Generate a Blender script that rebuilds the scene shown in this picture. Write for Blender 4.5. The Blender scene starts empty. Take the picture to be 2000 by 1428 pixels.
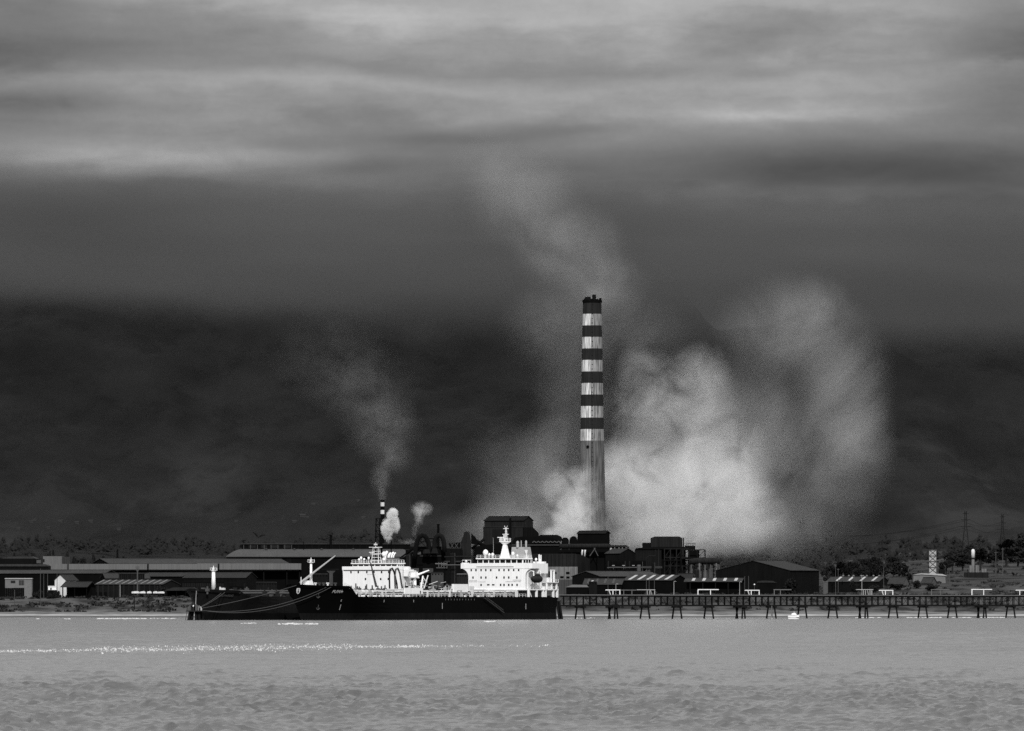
import bpy, bmesh, math, random
import numpy as np
from mathutils import Vector, Matrix
random.seed(7)
R = math.radians
scene = bpy.context.scene
COL = scene.collection

# ------------------------------------------------------------------ camera
F = 16200.0          # focal length in pixels of the 2000 px wide photograph
HOR = 1178.0         # horizon row in the photograph
CH = 6.23            # camera height above the water
cam_d = bpy.data.cameras.new('camera')
cam = bpy.data.objects.new('camera', cam_d); COL.objects.link(cam)
cam.location = (0, 0, CH); cam.rotation_euler = (R(90), 0, 0)
cam_d.sensor_width = 36; cam_d.lens = 36 * F / 2000
cam_d.shift_y = (HOR - 714) / 2000
cam_d.clip_start = 5; cam_d.clip_end = 60000
scene.camera = cam

# ------------------------------------------------------------------ world: desaturated physical sky behind a layered cloud deck
SUN_EL, SUN_AZ = R(36), R(-5)        # sun behind the camera
sun_dir = Vector((-math.sin(SUN_AZ) * math.cos(SUN_EL), -math.cos(SUN_AZ) * math.cos(SUN_EL), math.sin(SUN_EL)))
world = bpy.data.worlds.new('World'); scene.world = world; world.use_nodes = True
wn = world.node_tree.nodes; wl = world.node_tree.links
wn.clear()
def WN(t, **k):
    n = wn.new(t)
    for a, b in k.items(): setattr(n, a, b)
    return n
def wmath(op, a, b=None, clamp=False):
    n = WN('ShaderNodeMath', operation=op); n.use_clamp = clamp
    for i, v in enumerate((a, b)):
        if v is None: continue
        if hasattr(v, 'links'): wl.new(v, n.inputs[i])
        else: n.inputs[i].default_value = v
    return n.outputs[0]
w_out = WN('ShaderNodeOutputWorld'); w_bg = WN('ShaderNodeBackground'); w_bg.inputs[1].default_value = 0.1
wl.new(w_bg.outputs[0], w_out.inputs[0])
w_tc = WN('ShaderNodeTexCoord')
w_sep = WN('ShaderNodeSeparateXYZ'); wl.new(w_tc.outputs['Generated'], w_sep.inputs[0])
sky = WN('ShaderNodeTexSky', sky_type='NISHITA', sun_disc=False)
sky.sun_elevation = SUN_EL; sky.sun_rotation = math.pi + SUN_AZ
w_bw = WN('ShaderNodeRGBToBW'); wl.new(sky.outputs[0], w_bw.inputs[0])
def wnoise(sx, sz, detail, rough, off=(0, 0, 0), dist=0.0):
    mp = WN('ShaderNodeMapping'); mp.inputs['Scale'].default_value = (sx, sx, sz); mp.inputs['Location'].default_value = off
    wl.new(w_tc.outputs['Generated'], mp.inputs[0])
    n = WN('ShaderNodeTexNoise'); n.inputs['Scale'].default_value = 1; n.inputs['Detail'].default_value = detail - 1
    n.inputs['Roughness'].default_value = rough; n.inputs['Distortion'].default_value = dist
    wl.new(mp.outputs[0], n.inputs['Vector']); return n.outputs[0]
X, Z = w_sep.outputs[0], w_sep.outputs[2]
nA = wnoise(22, 70, 4, 0.5, (3.1, 0.4, 1.7), 0.6)
nB = wnoise(38, 330, 4, 0.5, (1.2, 5.4, 0.3), 0.5)
nC = wnoise(150, 420, 5, 0.55, (7.7, 2.1, 4.4), 0.3)
zz = wmath('ADD', Z, wmath('MULTIPLY', wmath('SUBTRACT', nA, 0.5), 0.012)); zz = wmath('ADD', zz, wmath('MULTIPLY', wmath('SUBTRACT', nC, 0.5), 0.0032))
ramp = WN('ShaderNodeValToRGB'); ramp.color_ramp.interpolation = 'EASE'
wl.new(wmath('DIVIDE', zz, 0.2, True), ramp.inputs[0])
def el(py): return (HOR - py) / F / 0.2
stops = [(0.0, .040), (el(640), .040), (el(560), .042), (el(470), .054), (el(410), .076), (el(370), .118), (el(335), .175), (el(295), .22), (el(250), .225), (el(205), .275), (el(160), .335), (el(110), .22), (el(60), .265), (el(10), .385), (0.60, .50), (1.0, .66)]
cr = ramp.color_ramp
while len(cr.elements) < len(stops): cr.elements.new(0.5)
for e, (p, v) in zip(cr.elements, stops): e.position = p; e.color = (v, v, v, 1)
val = ramp.outputs[0]
mul = wmath('ADD', 0.42, wmath('ADD', wmath('MULTIPLY', nB, 0.42), wmath('MULTIPLY', nC, 0.26)))
nD = wnoise(900, 1100, 4, 0.7, (2.2, 8.1, 5.5))
mul = wmath('ADD', mul, wmath('ADD', wmath('MULTIPLY', nA, 0.34), wmath('MULTIPLY', nD, 0.14)))
val = wmath('MULTIPLY', val, mul)
def blob(px, py, rx, ry, gain, rag=1.3):       # lighter or darker patch: a cloud of the deck, at two corners vignetting
    global val
    cx, cz = (px - 1000) / F, (HOR - py) / F
    a = wmath('DIVIDE', wmath('SUBTRACT', X, cx), rx / F); b = wmath('DIVIDE', wmath('SUBTRACT', zz if ry > 60 else Z, cz), ry / F)
    d = wmath('ADD', wmath('MULTIPLY', a, a), wmath('MULTIPLY', b, b))
    g = wmath('POWER', 2.718, wmath('MULTIPLY', d, -1.0))
    g = wmath('MULTIPLY', g, wmath('ADD', 1 - rag / 2, wmath('MULTIPLY', nC, rag)))
    val = wmath('MULTIPLY', val, wmath('MAXIMUM', wmath('ADD', 1.0, wmath('MULTIPLY', g, gain)), 0.2))
blob(1010, 310, 360, 62, -0.42)       # grey trough in the middle
blob(1600, 328, 290, 36, -0.70, 0.5)
blob(1580, 350, 210, 16, -0.35, 0.6)       # the dark lens cloud on the right
blob(1600, 300, 340, 42, -0.30)
blob(1960, 330, 230, 55, -0.42)
blob(1500, 228, 250, 18, 0.55, 0.8)
blob(60, 205, 210, 20, -0.45)
blob(150, 95, 330, 34, -0.30)
blob(20, 15, 210, 50, -0.38)
blob(2030, 90, 200, 200, -0.55)  # lens vignetting painted into the sky, upper right corner
blob(-40, 110, 210, 170, -0.42)  # same painted vignetting at the upper left
blob(735, 32, 110, 20, 0.24)
blob(230, 312, 360, 34, 0.55)
blob(330, 340, 130, 9, 0.25)
blob(700, 328, 120, 17, -0.32)
blob(900, 272, 170, 13, -0.28)
blob(1130, 258, 180, 14, -0.22)
blob(1650, 118, 420, 22, 0.30)
blob(590, 285, 130, 16, -0.2)
cmb = WN('ShaderNodeCombineColor')
zen = WN('ShaderNodeMapRange', interpolation_type='SMOOTHSTEP'); zen.inputs[1].default_value = .18; zen.inputs[2].default_value = .95; zen.inputs[3].default_value = 10; zen.inputs[4].default_value = 17; wl.new(Z, zen.inputs[0])   # overcast: brighter overhead than at the horizon
v10 = wmath('MULTIPLY', val, zen.outputs[0])
mixv = wmath('ADD', wmath('MULTIPLY', v10, 0.94), wmath('MULTIPLY', w_bw.outputs[0], 0.06))
for i in range(3): wl.new(mixv, cmb.inputs[i])
wl.new(cmb.outputs[0], w_bg.inputs[0])

sun_d = bpy.data.lights.new('sun', 'SUN'); sun_d.energy = 3.3; sun_d.angle = R(0.6); sun_d.color = (1, 0.995, 0.985)
sun = bpy.data.objects.new('sun', sun_d); COL.objects.link(sun)
sun.rotation_euler = sun_dir.to_track_quat('Z', 'Y').to_euler(); sun.location = (0, -200, 400)

vs = scene.view_settings
vs.view_transform = 'Standard'; vs.look = 'None'; vs.gamma = 1; vs.exposure = 0; vs.use_curve_mapping = False
cy = scene.cycles
cy.use_denoising = False
world.cycles.sampling_method = 'MANUAL'; world.cycles.sample_map_resolution = 256
cy.max_bounces = 6; cy.diffuse_bounces = 2; cy.glossy_bounces = 2; cy.transparent_max_bounces = 12; cy.volume_bounces = 2
cy.volume_step_rate = 1.0; cy.volume_max_steps = 128
cy.sample_clamp_indirect = 4

# ------------------------------------------------------------------ helpers
def P(px, py, Y):
    return Vector(((px - 1000) / F * Y, Y, CH + (HOR - py) / F * Y))
def WX(px, Y): return (px - 1000) / F * Y
def WZ(py, Y): return CH + (HOR - py) / F * Y

def mat(name, col, rough=0.8, var=0.25, scale=0.4, streak=0.0, bump=0.0, bscale=2.0, spec=0.25, metal=0.0, corr=0.0):
    m = bpy.data.materials.new(name); m.use_nodes = True
    n = m.node_tree.nodes; l = m.node_tree.links; b = n['Principled BSDF']
    b.inputs['Roughness'].default_value = rough; b.inputs['Specular IOR Level'].default_value = spec; b.inputs['Metallic'].default_value = metal
    g = n.new('ShaderNodeNewGeometry')
    def noise(sc, det=4, sx=1, sz=1):
        mp = n.new('ShaderNodeMapping'); mp.inputs['Scale'].default_value = (sx, sx, sz); l.new(g.outputs['Position'], mp.inputs[0])
        t = n.new('ShaderNodeTexNoise'); t.inputs['Scale'].default_value = sc; t.inputs['Detail'].default_value = det; t.inputs['Roughness'].default_value = 0.6
        l.new(mp.outputs[0], t.inputs['Vector']); return t.outputs[0]
    def mth(op, a, b_, clamp=False):
        q = n.new('ShaderNodeMath'); q.operation = op; q.use_clamp = clamp
        for i, v in enumerate((a, b_)):
            if hasattr(v, 'links'): l.new(v, q.inputs[i])
            else: q.inputs[i].default_value = v
        return q.outputs[0]
    v = mth('ADD', 1 - var, mth('MULTIPLY', noise(scale), 2 * var))
    if streak:
        s = n.new('ShaderNodeMapRange'); s.inputs[1].default_value = 0.42; s.inputs[2].default_value = 0.68
        l.new(noise(1.6, 3, 1, 0.035), s.inputs[0])
        v = mth('MULTIPLY', v, mth('SUBTRACT', 1.0, mth('MULTIPLY', s.outputs[0], streak)))
    v = mth('MULTIPLY', v, col)
    c = n.new('ShaderNodeCombineColor')
    for i in range(3): l.new(v, c.inputs[i])
    l.new(c.outputs[0], b.inputs['Base Color'])
    if bump or corr:
        bp = n.new('ShaderNodeBump'); bp.inputs['Strength'].default_value = bump or 0.6; bp.inputs['Distance'].default_value = 0.1
        if corr:
            w = n.new('ShaderNodeTexWave'); w.inputs['Scale'].default_value = corr; w.bands_direction = 'X'
            l.new(g.outputs['Position'], w.inputs['Vector']); l.new(w.outputs[1], bp.inputs['Height'])
        else: l.new(noise(bscale, 5), bp.inputs['Height'])
        l.new(bp.outputs[0], b.inputs['Normal'])
    return m

M = dict(
    white=mat('white_paint', .80, .5, .05, .3, .10), white2=mat('weathered_white', .62, .7, .16, .3, .25),
    black=mat('hull_black', .0026, .6, .35, .12, .0, spec=.02), boot=mat('boot_topping', .0085, .7, .5, .3, .4, spec=.03),
    hull2=mat('hull_charcoal', .0115, .6, .4, .12, .3, spec=.04), boot2=mat('boot_dark', .0055, .7, .4, .15, .3, spec=.03),
    deck=mat('deck_paint', .03, .8), glass=mat('dark_glass', .004, .15, .1, spec=.4), dark=mat('dark_fitting', .012, .7, .4, .5, spec=.15),
    grey=mat('grey_steel', .12, .7, .25, .6), lgrey=mat('light_grey_steel', .34, .7, .15, .5, .15), mgrey=mat('mid_grey_steel', .06, .75, .3, .5),
    funnel=mat('funnel_grey', .30, .6, .06), rope=mat('mooring_rope', .055, .9, .3, 1.5),
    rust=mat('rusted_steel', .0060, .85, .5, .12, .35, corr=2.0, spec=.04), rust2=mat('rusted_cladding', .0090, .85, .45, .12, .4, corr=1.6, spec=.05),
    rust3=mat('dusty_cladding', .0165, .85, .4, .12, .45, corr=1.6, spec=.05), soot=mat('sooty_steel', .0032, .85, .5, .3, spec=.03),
    roof=mat('sheet_roof', .060, .75, .25, .10, .25, corr=1.3, spec=.15), roof2=mat('dark_sheet_roof', .036, .8, .35, .12, .3, corr=1.3, spec=.12),
    roof3=mat('dull_roof', .022, .8, .35, .12, .3, corr=1.3, spec=.12), pale=mat('pale_cladding', .115, .8, .14, .05, .2, corr=.5),
    sky_l=mat('rooflight_sheet', .34, .5, .2, .4), concrete=mat('stained_concrete', .15, .9, .35, .25, .55), conc2=mat('dark_concrete', .045, .9, .35, .25, .4),
    trunk=mat('bark', .012, .9), leaf=mat('dark_leaves', .010, .85, .55, .35, spec=.1), leaf2=mat('grey_leaves', .016, .85, .55, .35, spec=.1),
    pier=mat('pier_steel', .006, .8, .4, .5, spec=.1), pierdeck=mat('pier_deck', .11, .85, .3, .5), wood=mat('pole_timber', .05, .9, .3, 1),
    foam=mat('foam', .50, .9, .2, .6), feather=mat('feather_dark', .002, .9, .4, 3), house=mat('hill_house', .025, .9, .5, .02),
)

class MB:
    def __init__(s): s.v = []; s.f = []; s.m = []
    def add(s, vs, fs, mi=0):
        o = len(s.v); s.v += [tuple(p) for p in vs]; s.f += [tuple(i + o for i in f) for f in fs]; s.m += [mi] * len(fs); return s
    def hexa(s, p, mi=0):       # 8 corners: bottom 4 ccw, top 4 ccw
        return s.add(p, [(3, 2, 1, 0), (4, 5, 6, 7), (0, 1, 5, 4), (1, 2, 6, 5), (2, 3, 7, 6), (3, 0, 4, 7)], mi)
    def box(s, x0, x1, y0, y1, z0, z1, mi=0):
        return s.hexa([(x0, y0, z0), (x1, y0, z0), (x1, y1, z0), (x0, y1, z0), (x0, y0, z1), (x1, y0, z1), (x1, y1, z1), (x0, y1, z1)], mi)
    def cyl(s, p0, p1, r0, r1=None, n=8, mi=0):
        r1 = r0 if r1 is None else r1
        p0, p1 = Vector(p0), Vector(p1); d = (p1 - p0)
        if d.length < 1e-6: return s
        d.normalize(); a = d.orthogonal().normalized(); b = d.cross(a)
        vs = [p0 + (a * math.cos(2 * math.pi * i / n) + b * math.sin(2 * math.pi * i / n)) * r0 for i in range(n)]
        vs += [p1 + (a * math.cos(2 * math.pi * i / n) + b * math.sin(2 * math.pi * i / n)) * r1 for i in range(n)]
        fs = [(i, (i + 1) % n, n + (i + 1) % n, n + i) for i in range(n)] + [tuple(reversed(range(n))), tuple(range(n, 2 * n))]
        return s.add(vs, fs, mi)
    def tube(s, pts, r, n=6, mi=0):
        pts = [Vector(p) for p in pts]; rings = []
        ref = Vector((0.13, 0.21, 1)).normalized()
        for i, p in enumerate(pts):
            d = (pts[min(i + 1, len(pts) - 1)] - pts[max(i - 1, 0)]).normalized()
            a = d.cross(ref)
            a = d.orthogonal().normalized() if a.length < 1e-3 else a.normalized()
            b = d.cross(a)
            rr = r[i] if isinstance(r, (list, tuple)) else r
            rings.append([p + (a * math.cos(2 * math.pi * k / n) + b * math.sin(2 * math.pi * k / n)) * rr for k in range(n)])
        vs = [q for ring in rings for q in ring]; fs = []
        for i in range(len(pts) - 1):
            for k in range(n): fs.append((i * n + k, i * n + (k + 1) % n, (i + 1) * n + (k + 1) % n, (i + 1) * n + k))
        fs += [tuple(reversed(range(n))), tuple(range((len(pts) - 1) * n, len(pts) * n))]
        return s.add(vs, fs, mi)
    def prism(s, prof, a0, a1, axis='y', mi=0):      # closed profile (2D) swept along an axis
        n = len(prof)
        def pt(q, a):
            return {'y': (q[0], a, q[1]), 'x': (a, q[0], q[1]), 'z': (q[0], q[1], a)}[axis]
        vs = [pt(q, a0) for q in prof] + [pt(q, a1) for q in prof]
        fs = [(i, (i + 1) % n, n + (i + 1) % n, n + i) for i in range(n)] + [tuple(reversed(range(n))), tuple(range(n, 2 * n))]
        return s.add(vs, fs, mi)
    def lathe(s, prof, c=(0, 0, 0), n=16, mi=0):     # prof: (r, z)
        vs = []; fs = []
        for r, z in prof:
            for k in range(n): vs.append((c[0] + r * math.cos(2 * math.pi * k / n), c[1] + r * math.sin(2 * math.pi * k / n), c[2] + z))
        for i in range(len(prof) - 1):
            for k in range(n): fs.append((i * n + k, i * n + (k + 1) % n, (i + 1) * n + (k + 1) % n, (i + 1) * n + k))
        fs += [tuple(reversed(range(n))), tuple(range((len(prof) - 1) * n, len(prof) * n))]
        return s.add(vs, fs, mi)
    def mesh(s, name, mats, smooth=False):
        me = bpy.data.meshes.new(name); me.from_pydata(s.v, [], s.f)
        for m in (mats if isinstance(mats, (list, tuple)) else [mats]): me.materials.append(M[m] if isinstance(m, str) else m)
        if any(s.m): me.polygons.foreach_set('material_index', s.m)
        bm = bmesh.new(); bm.from_mesh(me); bmesh.ops.recalc_face_normals(bm, faces=bm.faces); bm.to_mesh(me); bm.free()
        if smooth: me.polygons.foreach_set('use_smooth', [True] * len(me.polygons))
        me.update(); return me
    def build(s, name, mats, parent=None, smooth=False):
        return link(name, s.mesh(name, mats, smooth), parent)

def link(name, data, parent=None, loc=None, mx=None):
    o = bpy.data.objects.new(name, data); COL.objects.link(o)
    if parent: o.parent = parent
    if loc is not None: o.location = loc
    if mx is not None: o.matrix_local = mx
    return o
def tag(o, label, cat, group=None):
    o['label'] = label; o['category'] = cat
    if group: o['group'] = group
    return o
def thing(name, label, cat, loc=(0, 0, 0), rz=0, group=None):
    o = link(name, None, None, loc); o.rotation_euler = (0, 0, rz); o.empty_display_size = 1
    return tag(o, label, cat, group)
def kind(o, k, label=None):
    o['kind'] = k
    if label: o['label'] = label
    return o

# ------------------------------------------------------------------ terrain
rng = np.random.default_rng(3)
_lat = rng.random((256, 256))
def vnoise(x, y):
    x = np.asarray(x, float); y = np.asarray(y, float)
    xi = np.floor(x).astype(int); yi = np.floor(y).astype(int); fx = x - xi; fy = y - yi
    fx = fx * fx * (3 - 2 * fx); fy = fy * fy * (3 - 2 * fy)
    g = lambda a, b: _lat[a % 256, b % 256]
    return (g(xi, yi) * (1 - fx) + g(xi + 1, yi) * fx) * (1 - fy) + (g(xi, yi + 1) * (1 - fx) + g(xi + 1, yi + 1) * fx) * fy
def fbm(x, y, o=4):
    t = 0; a = 0.5
    for i in range(o): t = t + a * (vnoise(x + 17.3 * i, y + 5.1 * i) - 0.5); x = x * 2.03; y = y * 2.03; a *= 0.5
    return t
def ss(a, b, v):
    t = np.clip((np.asarray(v, float) - a) / (b - a), 0, 1); return t * t * (3 - 2 * t)
def ground(x, y):
    x = np.asarray(x, float); y = np.asarray(y, float)
    px = 1000 + x / np.maximum(y, 100) * F
    w = y - 3600 - 14 * fbm(x / 90, y * 0 + 2.2, 3)
    z = -3 + 3 * ss(-60, 0, w) + 2.4 * ss(0, 45, w) + 1.2 * fbm(x / 14, y / 9, 3) * ss(18, 50, w)
    top = 8.2 + 1.6 * ss(900, 1150, px) + 1.2 * fbm(x / 60, y / 60, 2)
    z = z + (top - 2.6) * ss(42, 96, w) + 2.6 * fbm(x / 22, y / 22, 4) * ss(40, 60, w) * (1 - ss(100, 140, w))
    z = z + 3.0 * ss(3750, 4500, y) + 12 * ss(4400, 5600, y) + 14 * ss(5500, 6300, y)
    # the low hill on the right behind the pier
    hr = ss(1500, 1900, px) * ss(3690, 4350, y) * (1 - 0.6 * ss(4450, 5000, y))
    z = z + 14 * hr * (1 + 0.5 * fbm(x / 70, y / 70, 4)) + 3.5 * ss(1640, 1760, px) * ss(3690, 3760, y)
    z = z + 14 * ss(2000, 2500, px) * ss(3700, 4300, y)
    # mountains
    m = ss(6200, 10400, y)
    ridge = 405 - 105 * np.clip((px - 1175) / 215, 0, 1) + 90 * ss(1440, 1720, px) - 40 * ss(-200, -900, px)
    spur = fbm(x / 900 + 3, y / 1500, 5)
    z = z + ridge * m ** 1.25 * (1 + 0.75 * spur * (1 - 0.5 * m)) + 75 * fbm(x / 170, y / 1300, 4) * ss(6000, 7600, y) + 20 * fbm(x / 60, y / 500, 3) * ss(5800, 7200, y)
    z = z - 120 * ss(10600, 12500, y)
    return z
def gz(x, y): return float(ground(x, y))
def hit(px, py, y0=3600, y1=10500, step=6):      # where the sight line through a pixel meets the ground
    Y = np.arange(y0, y1, step); g = ground((px - 1000) / F * Y, Y); r = CH + (HOR - py) / F * Y
    k = np.argmax(g >= r)
    Yv = float(Y[k]) if g[k] >= r[k] else y1
    return Vector((WX(px, Yv), Yv, gz(WX(px, Yv), Yv)))

def grid_mesh(name, us, ys, fn, m, smooth=True):
    U, Yg = np.meshgrid(us, ys); Xg = U * np.maximum(Yg, 350) * 1000 / F
    Zg = fn(Xg, Yg); nv, nu = U.shape
    co = np.stack([Xg, Yg, Zg], -1).reshape(-1, 3)
    i = np.arange(nv * nu).reshape(nv, nu)
    q = np.stack([i[:-1, :-1], i[:-1, 1:], i[1:, 1:], i[1:, :-1]], -1).reshape(-1, 4)
    me = bpy.data.meshes.new(name); me.vertices.add(len(co)); me.vertices.foreach_set('co', co.ravel())
    me.loops.add(q.size); me.loops.foreach_set('vertex_index', q.ravel().astype(np.int32))
    me.polygons.add(len(q)); me.polygons.foreach_set('loop_start', np.arange(0, q.size, 4, dtype=np.int32))
    me.polygons.foreach_set('use_smooth', np.full(len(q), smooth)); me.update(calc_edges=True); me.validate()
    me.materials.append(m); return link(name, me)

def land_material():
    m = bpy.data.materials.new('sand_scrub_soil'); m.use_nodes = True
    n = m.node_tree.nodes; l = m.node_tree.links; b = n['Principled BSDF']; b.inputs['Roughness'].default_value = 0.95; b.inputs['Specular IOR Level'].default_value = 0.1
    g = n.new('ShaderNodeNewGeometry'); sp = n.new('ShaderNodeSeparateXYZ'); l.new(g.outputs['Position'], sp.inputs[0])
    def noise(sc, det, s=(1, 1, 1)):
        mp = n.new('ShaderNodeMapping'); mp.inputs['Scale'].default_value = s; l.new(g.outputs['Position'], mp.inputs[0])
        t = n.new('ShaderNodeTexNoise'); t.inputs['Scale'].default_value = sc; t.inputs['Detail'].default_value = det; l.new(mp.outputs[0], t.inputs['Vector']); return t.outputs[0]
    def rmp(v, a, b_, c, d):
        r = n.new('ShaderNodeMapRange'); r.inputs[1].default_value = a; r.inputs[2].default_value = b_; r.inputs[3].default_value = c; r.inputs[4].default_value = d; l.new(v, r.inputs[0]); return r.outputs[0]
    def mth(op, a, b_):
        q = n.new('ShaderNodeMath'); q.operation = op
        for i, v in enumerate((a, b_)):
            if hasattr(v, 'links'): l.new(v, q.inputs[i])
            else: q.inputs[i].default_value = v
        return q.outputs[0]
    z = sp.outputs[2]
    zw = mth('ADD', z, mth('MULTIPLY', noise(.05, 3), 0.5))
    wet = mth('MULTIPLY', mth('ADD', rmp(zw, .80, 1.0, .09, .30), rmp(zw, 1.35, 1.75, .0, -.16)), rmp(noise(.12, 5, (1, 2, 1)), .3, .65, .55, 1.15))          # wet sand, the dry wrack line, trodden sand
    soil = rmp(noise(.09, 5, (1, 1, 2.0)), .40, .62, .016, .062)                                 # scrub against bare soil
    t = rmp(mth('ADD', z, mth('MULTIPLY', mth('SUBTRACT', noise(.07, 4), .5), 6.0)), 1.6, 3.2, 0, 1)
    hill = rmp(noise(.05, 7, (1, 1, 2.5)), .34, .66, .006, .042)
    far = rmp(sp.outputs[1], 3690, 3900, 0, 1)
    def mix(a, b_, f): return mth('ADD', mth('MULTIPLY', a, mth('SUBTRACT', 1.0, f)), mth('MULTIPLY', b_, f))
    v = mix(mix(wet, soil, t), hill, far)
    c = n.new('ShaderNodeCombineColor')
    for i in range(3): l.new(v, c.inputs[i])
    l.new(c.outputs[0], b.inputs['Base Color'])
    bp = n.new('ShaderNodeBump'); bp.inputs['Strength'].default_value = .6; bp.inputs['Distance'].default_value = 1.0; l.new(noise(.25, 5), bp.inputs['Height']); l.new(bp.outputs[0], b.inputs['Normal'])
    return m
us = np.concatenate([np.linspace(-3.2, -1.3, 40)[:-1], np.linspace(-1.3, 1.3, 380), np.linspace(1.3, 3.2, 40)[1:]])
ysn = np.concatenate([np.arange(3520, 3590, 14), np.arange(3590, 3720, 2.2), np.arange(3720, 3900, 9), np.arange(3900, 6050, 32)])
kind(grid_mesh('shore_terrain', us, ysn, ground, land_material()), 'structure')
def mountain_material():
    m = mat('mountain_scrub', 1.0, .95, .0, .01, 0, .9, .012, spec=.05)
    n = m.node_tree.nodes; l = m.node_tree.links; b = n['Principled BSDF']; g = n.new('ShaderNodeNewGeometry')
    def nz(sc, det, s):
        mp = n.new('ShaderNodeMapping'); mp.inputs['Scale'].default_value = s; l.new(g.outputs['Position'], mp.inputs[0])
        q = n.new('ShaderNodeTexNoise'); q.inputs['Scale'].default_value = sc; q.inputs['Detail'].default_value = det; q.inputs['Roughness'].default_value = .62; l.new(mp.outputs[0], q.inputs['Vector']); return q.outputs[0]
    def rm(v, a, b_, c, d):
        r = n.new('ShaderNodeMapRange'); r.inputs[1].default_value = a; r.inputs[2].default_value = b_; r.inputs[3].default_value = c; r.inputs[4].default_value = d; l.new(v, r.inputs[0]); return r.outputs[0]
    def mm(op, a, b_):
        q = n.new('ShaderNodeMath'); q.operation = op
        for i, v in enumerate((a, b_)):
            if hasattr(v, 'links'): l.new(v, q.inputs[i])
            else: q.inputs[i].default_value = v
        return q.outputs[0]
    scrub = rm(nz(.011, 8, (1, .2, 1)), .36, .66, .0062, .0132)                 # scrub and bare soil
    field_haze = rm(nz(.006, 5, (1, .12, 1)), .52, .62, .0, .009)                   # pasture patches, also painted haze paling the lower slopes
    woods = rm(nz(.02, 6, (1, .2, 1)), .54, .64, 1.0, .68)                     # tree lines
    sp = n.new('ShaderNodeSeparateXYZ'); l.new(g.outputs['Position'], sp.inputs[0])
    low = rm(sp.outputs[2], 90, 260, 1.0, .1)  # haze put into the albedo: patches paler towards the mountain foot
    v = mm('MULTIPLY', mm('ADD', scrub, mm('MULTIPLY', field_haze, low)), woods)
    c = n.new('ShaderNodeCombineColor')
    for i in range(3): l.new(v, c.inputs[i])
    l.new(c.outputs[0], b.inputs['Base Color']); return m
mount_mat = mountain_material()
for nd in mount_mat.node_tree.nodes:
    if nd.type == 'MAPPING' and nd.inputs['Scale'].default_value[1] == 1: nd.inputs['Scale'].default_value = (1, .16, 1)
ysf = np.concatenate([[ysn[-1]], np.arange(ysn[-1] + 35, 12600, 42)])
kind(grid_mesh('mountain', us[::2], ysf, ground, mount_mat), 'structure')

# ------------------------------------------------------------------ water
def water_material():
    m = bpy.data.materials.new('sea_water'); m.use_nodes = True
    n = m.node_tree.nodes; l = m.node_tree.links; b = n['Principled BSDF']
    b.inputs['Base Color'].default_value = (.085, .085, .085, 1); b.inputs['Roughness'].default_value = .16; b.inputs['IOR'].default_value = 1.333
    g = n.new('ShaderNodeNewGeometry')
    def noise(sc, det, s):
        mp = n.new('ShaderNodeMapping'); mp.inputs['Scale'].default_value = s; l.new(g.outputs['Position'], mp.inputs[0])
        t = n.new('ShaderNodeTexNoise'); t.inputs['Scale'].default_value = sc; t.inputs['Detail'].default_value = det; l.new(mp.outputs[0], t.inputs['Vector']); return t.outputs[0]
    b1 = n.new('ShaderNodeBump'); b1.inputs['Strength'].default_value = .9; b1.inputs['Distance'].default_value = .30; l.new(noise(1.1, 7, (.45, .8, 1)), b1.inputs['Height'])
    b2 = n.new('ShaderNodeBump'); b2.inputs['Strength'].default_value = .5; b2.inputs['Distance'].default_value = 1.2; l.new(noise(.045, 3, (.25, 1, 1)), b2.inputs['Height']); l.new(b2.outputs[0], b1.inputs['Normal'])
    rr = n.new('ShaderNodeMapRange'); rr.inputs[1].default_value = .35; rr.inputs[2].default_value = .65; rr.inputs[3].default_value = .55; rr.inputs[4].default_value = 1.0; l.new(noise(.02, 4, (.3, .55, 1)), rr.inputs[0]); l.new(rr.outputs[0], b1.inputs['Strength'])      # wind patches
    l.new(b1.outputs[0], b.inputs['Normal'])
    return m
waves = []
for i in range(58):                              # short wind chop
    lam = 0.5 * (2.0 / 0.5) ** random.random(); th = random.gauss(0.1, 0.7); k = 2 * math.pi / lam
    waves.append((k * math.sin(th), k * math.cos(th), random.random() * 6.28, 0.0072 * lam ** 0.7))
for i in range(16):                              # longer waves under it
    lam = random.uniform(2.2, 6.5); th = random.gauss(0.15, 0.35); k = 2 * math.pi / lam
    waves.append((k * math.sin(th), k * math.cos(th), random.random() * 6.28, 0.011 * lam ** 0.6))
def sea(x, y):
    z = np.zeros_like(x)
    gust = (0.55 + 1.0 * (vnoise(x / 5, y / 22 + 9) - 0.1)) * (0.95 + 1.75 * (1 - ss(530, 900, y)))
    for kx, ky, ph, a in waves:
        s = kx * x + ky * y + ph; z += a * (0.5 * np.sin(s) + 0.9 * (0.64 - np.abs(np.sin(s * 0.5))))
    fade = 1 - 0.6 * ss(1200, 2600, y)
    return z * gust * fade - 0.02
ysw = np.concatenate([[-900, -200, 80, 200, 280, 330], np.arange(368, 620, .34), np.arange(620, 1000, 1.1), np.arange(1000, 1800, 2.8), np.arange(1800, 3640, 10), [3700, 3780]])
usw = np.concatenate([np.linspace(-9, -1.08, 22)[:-1], np.linspace(-1.08, 1.08, 540), np.linspace(1.08, 9, 22)[1:]])
kind(grid_mesh('water', usw, ysw, sea, water_material()), 'structure')

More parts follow.
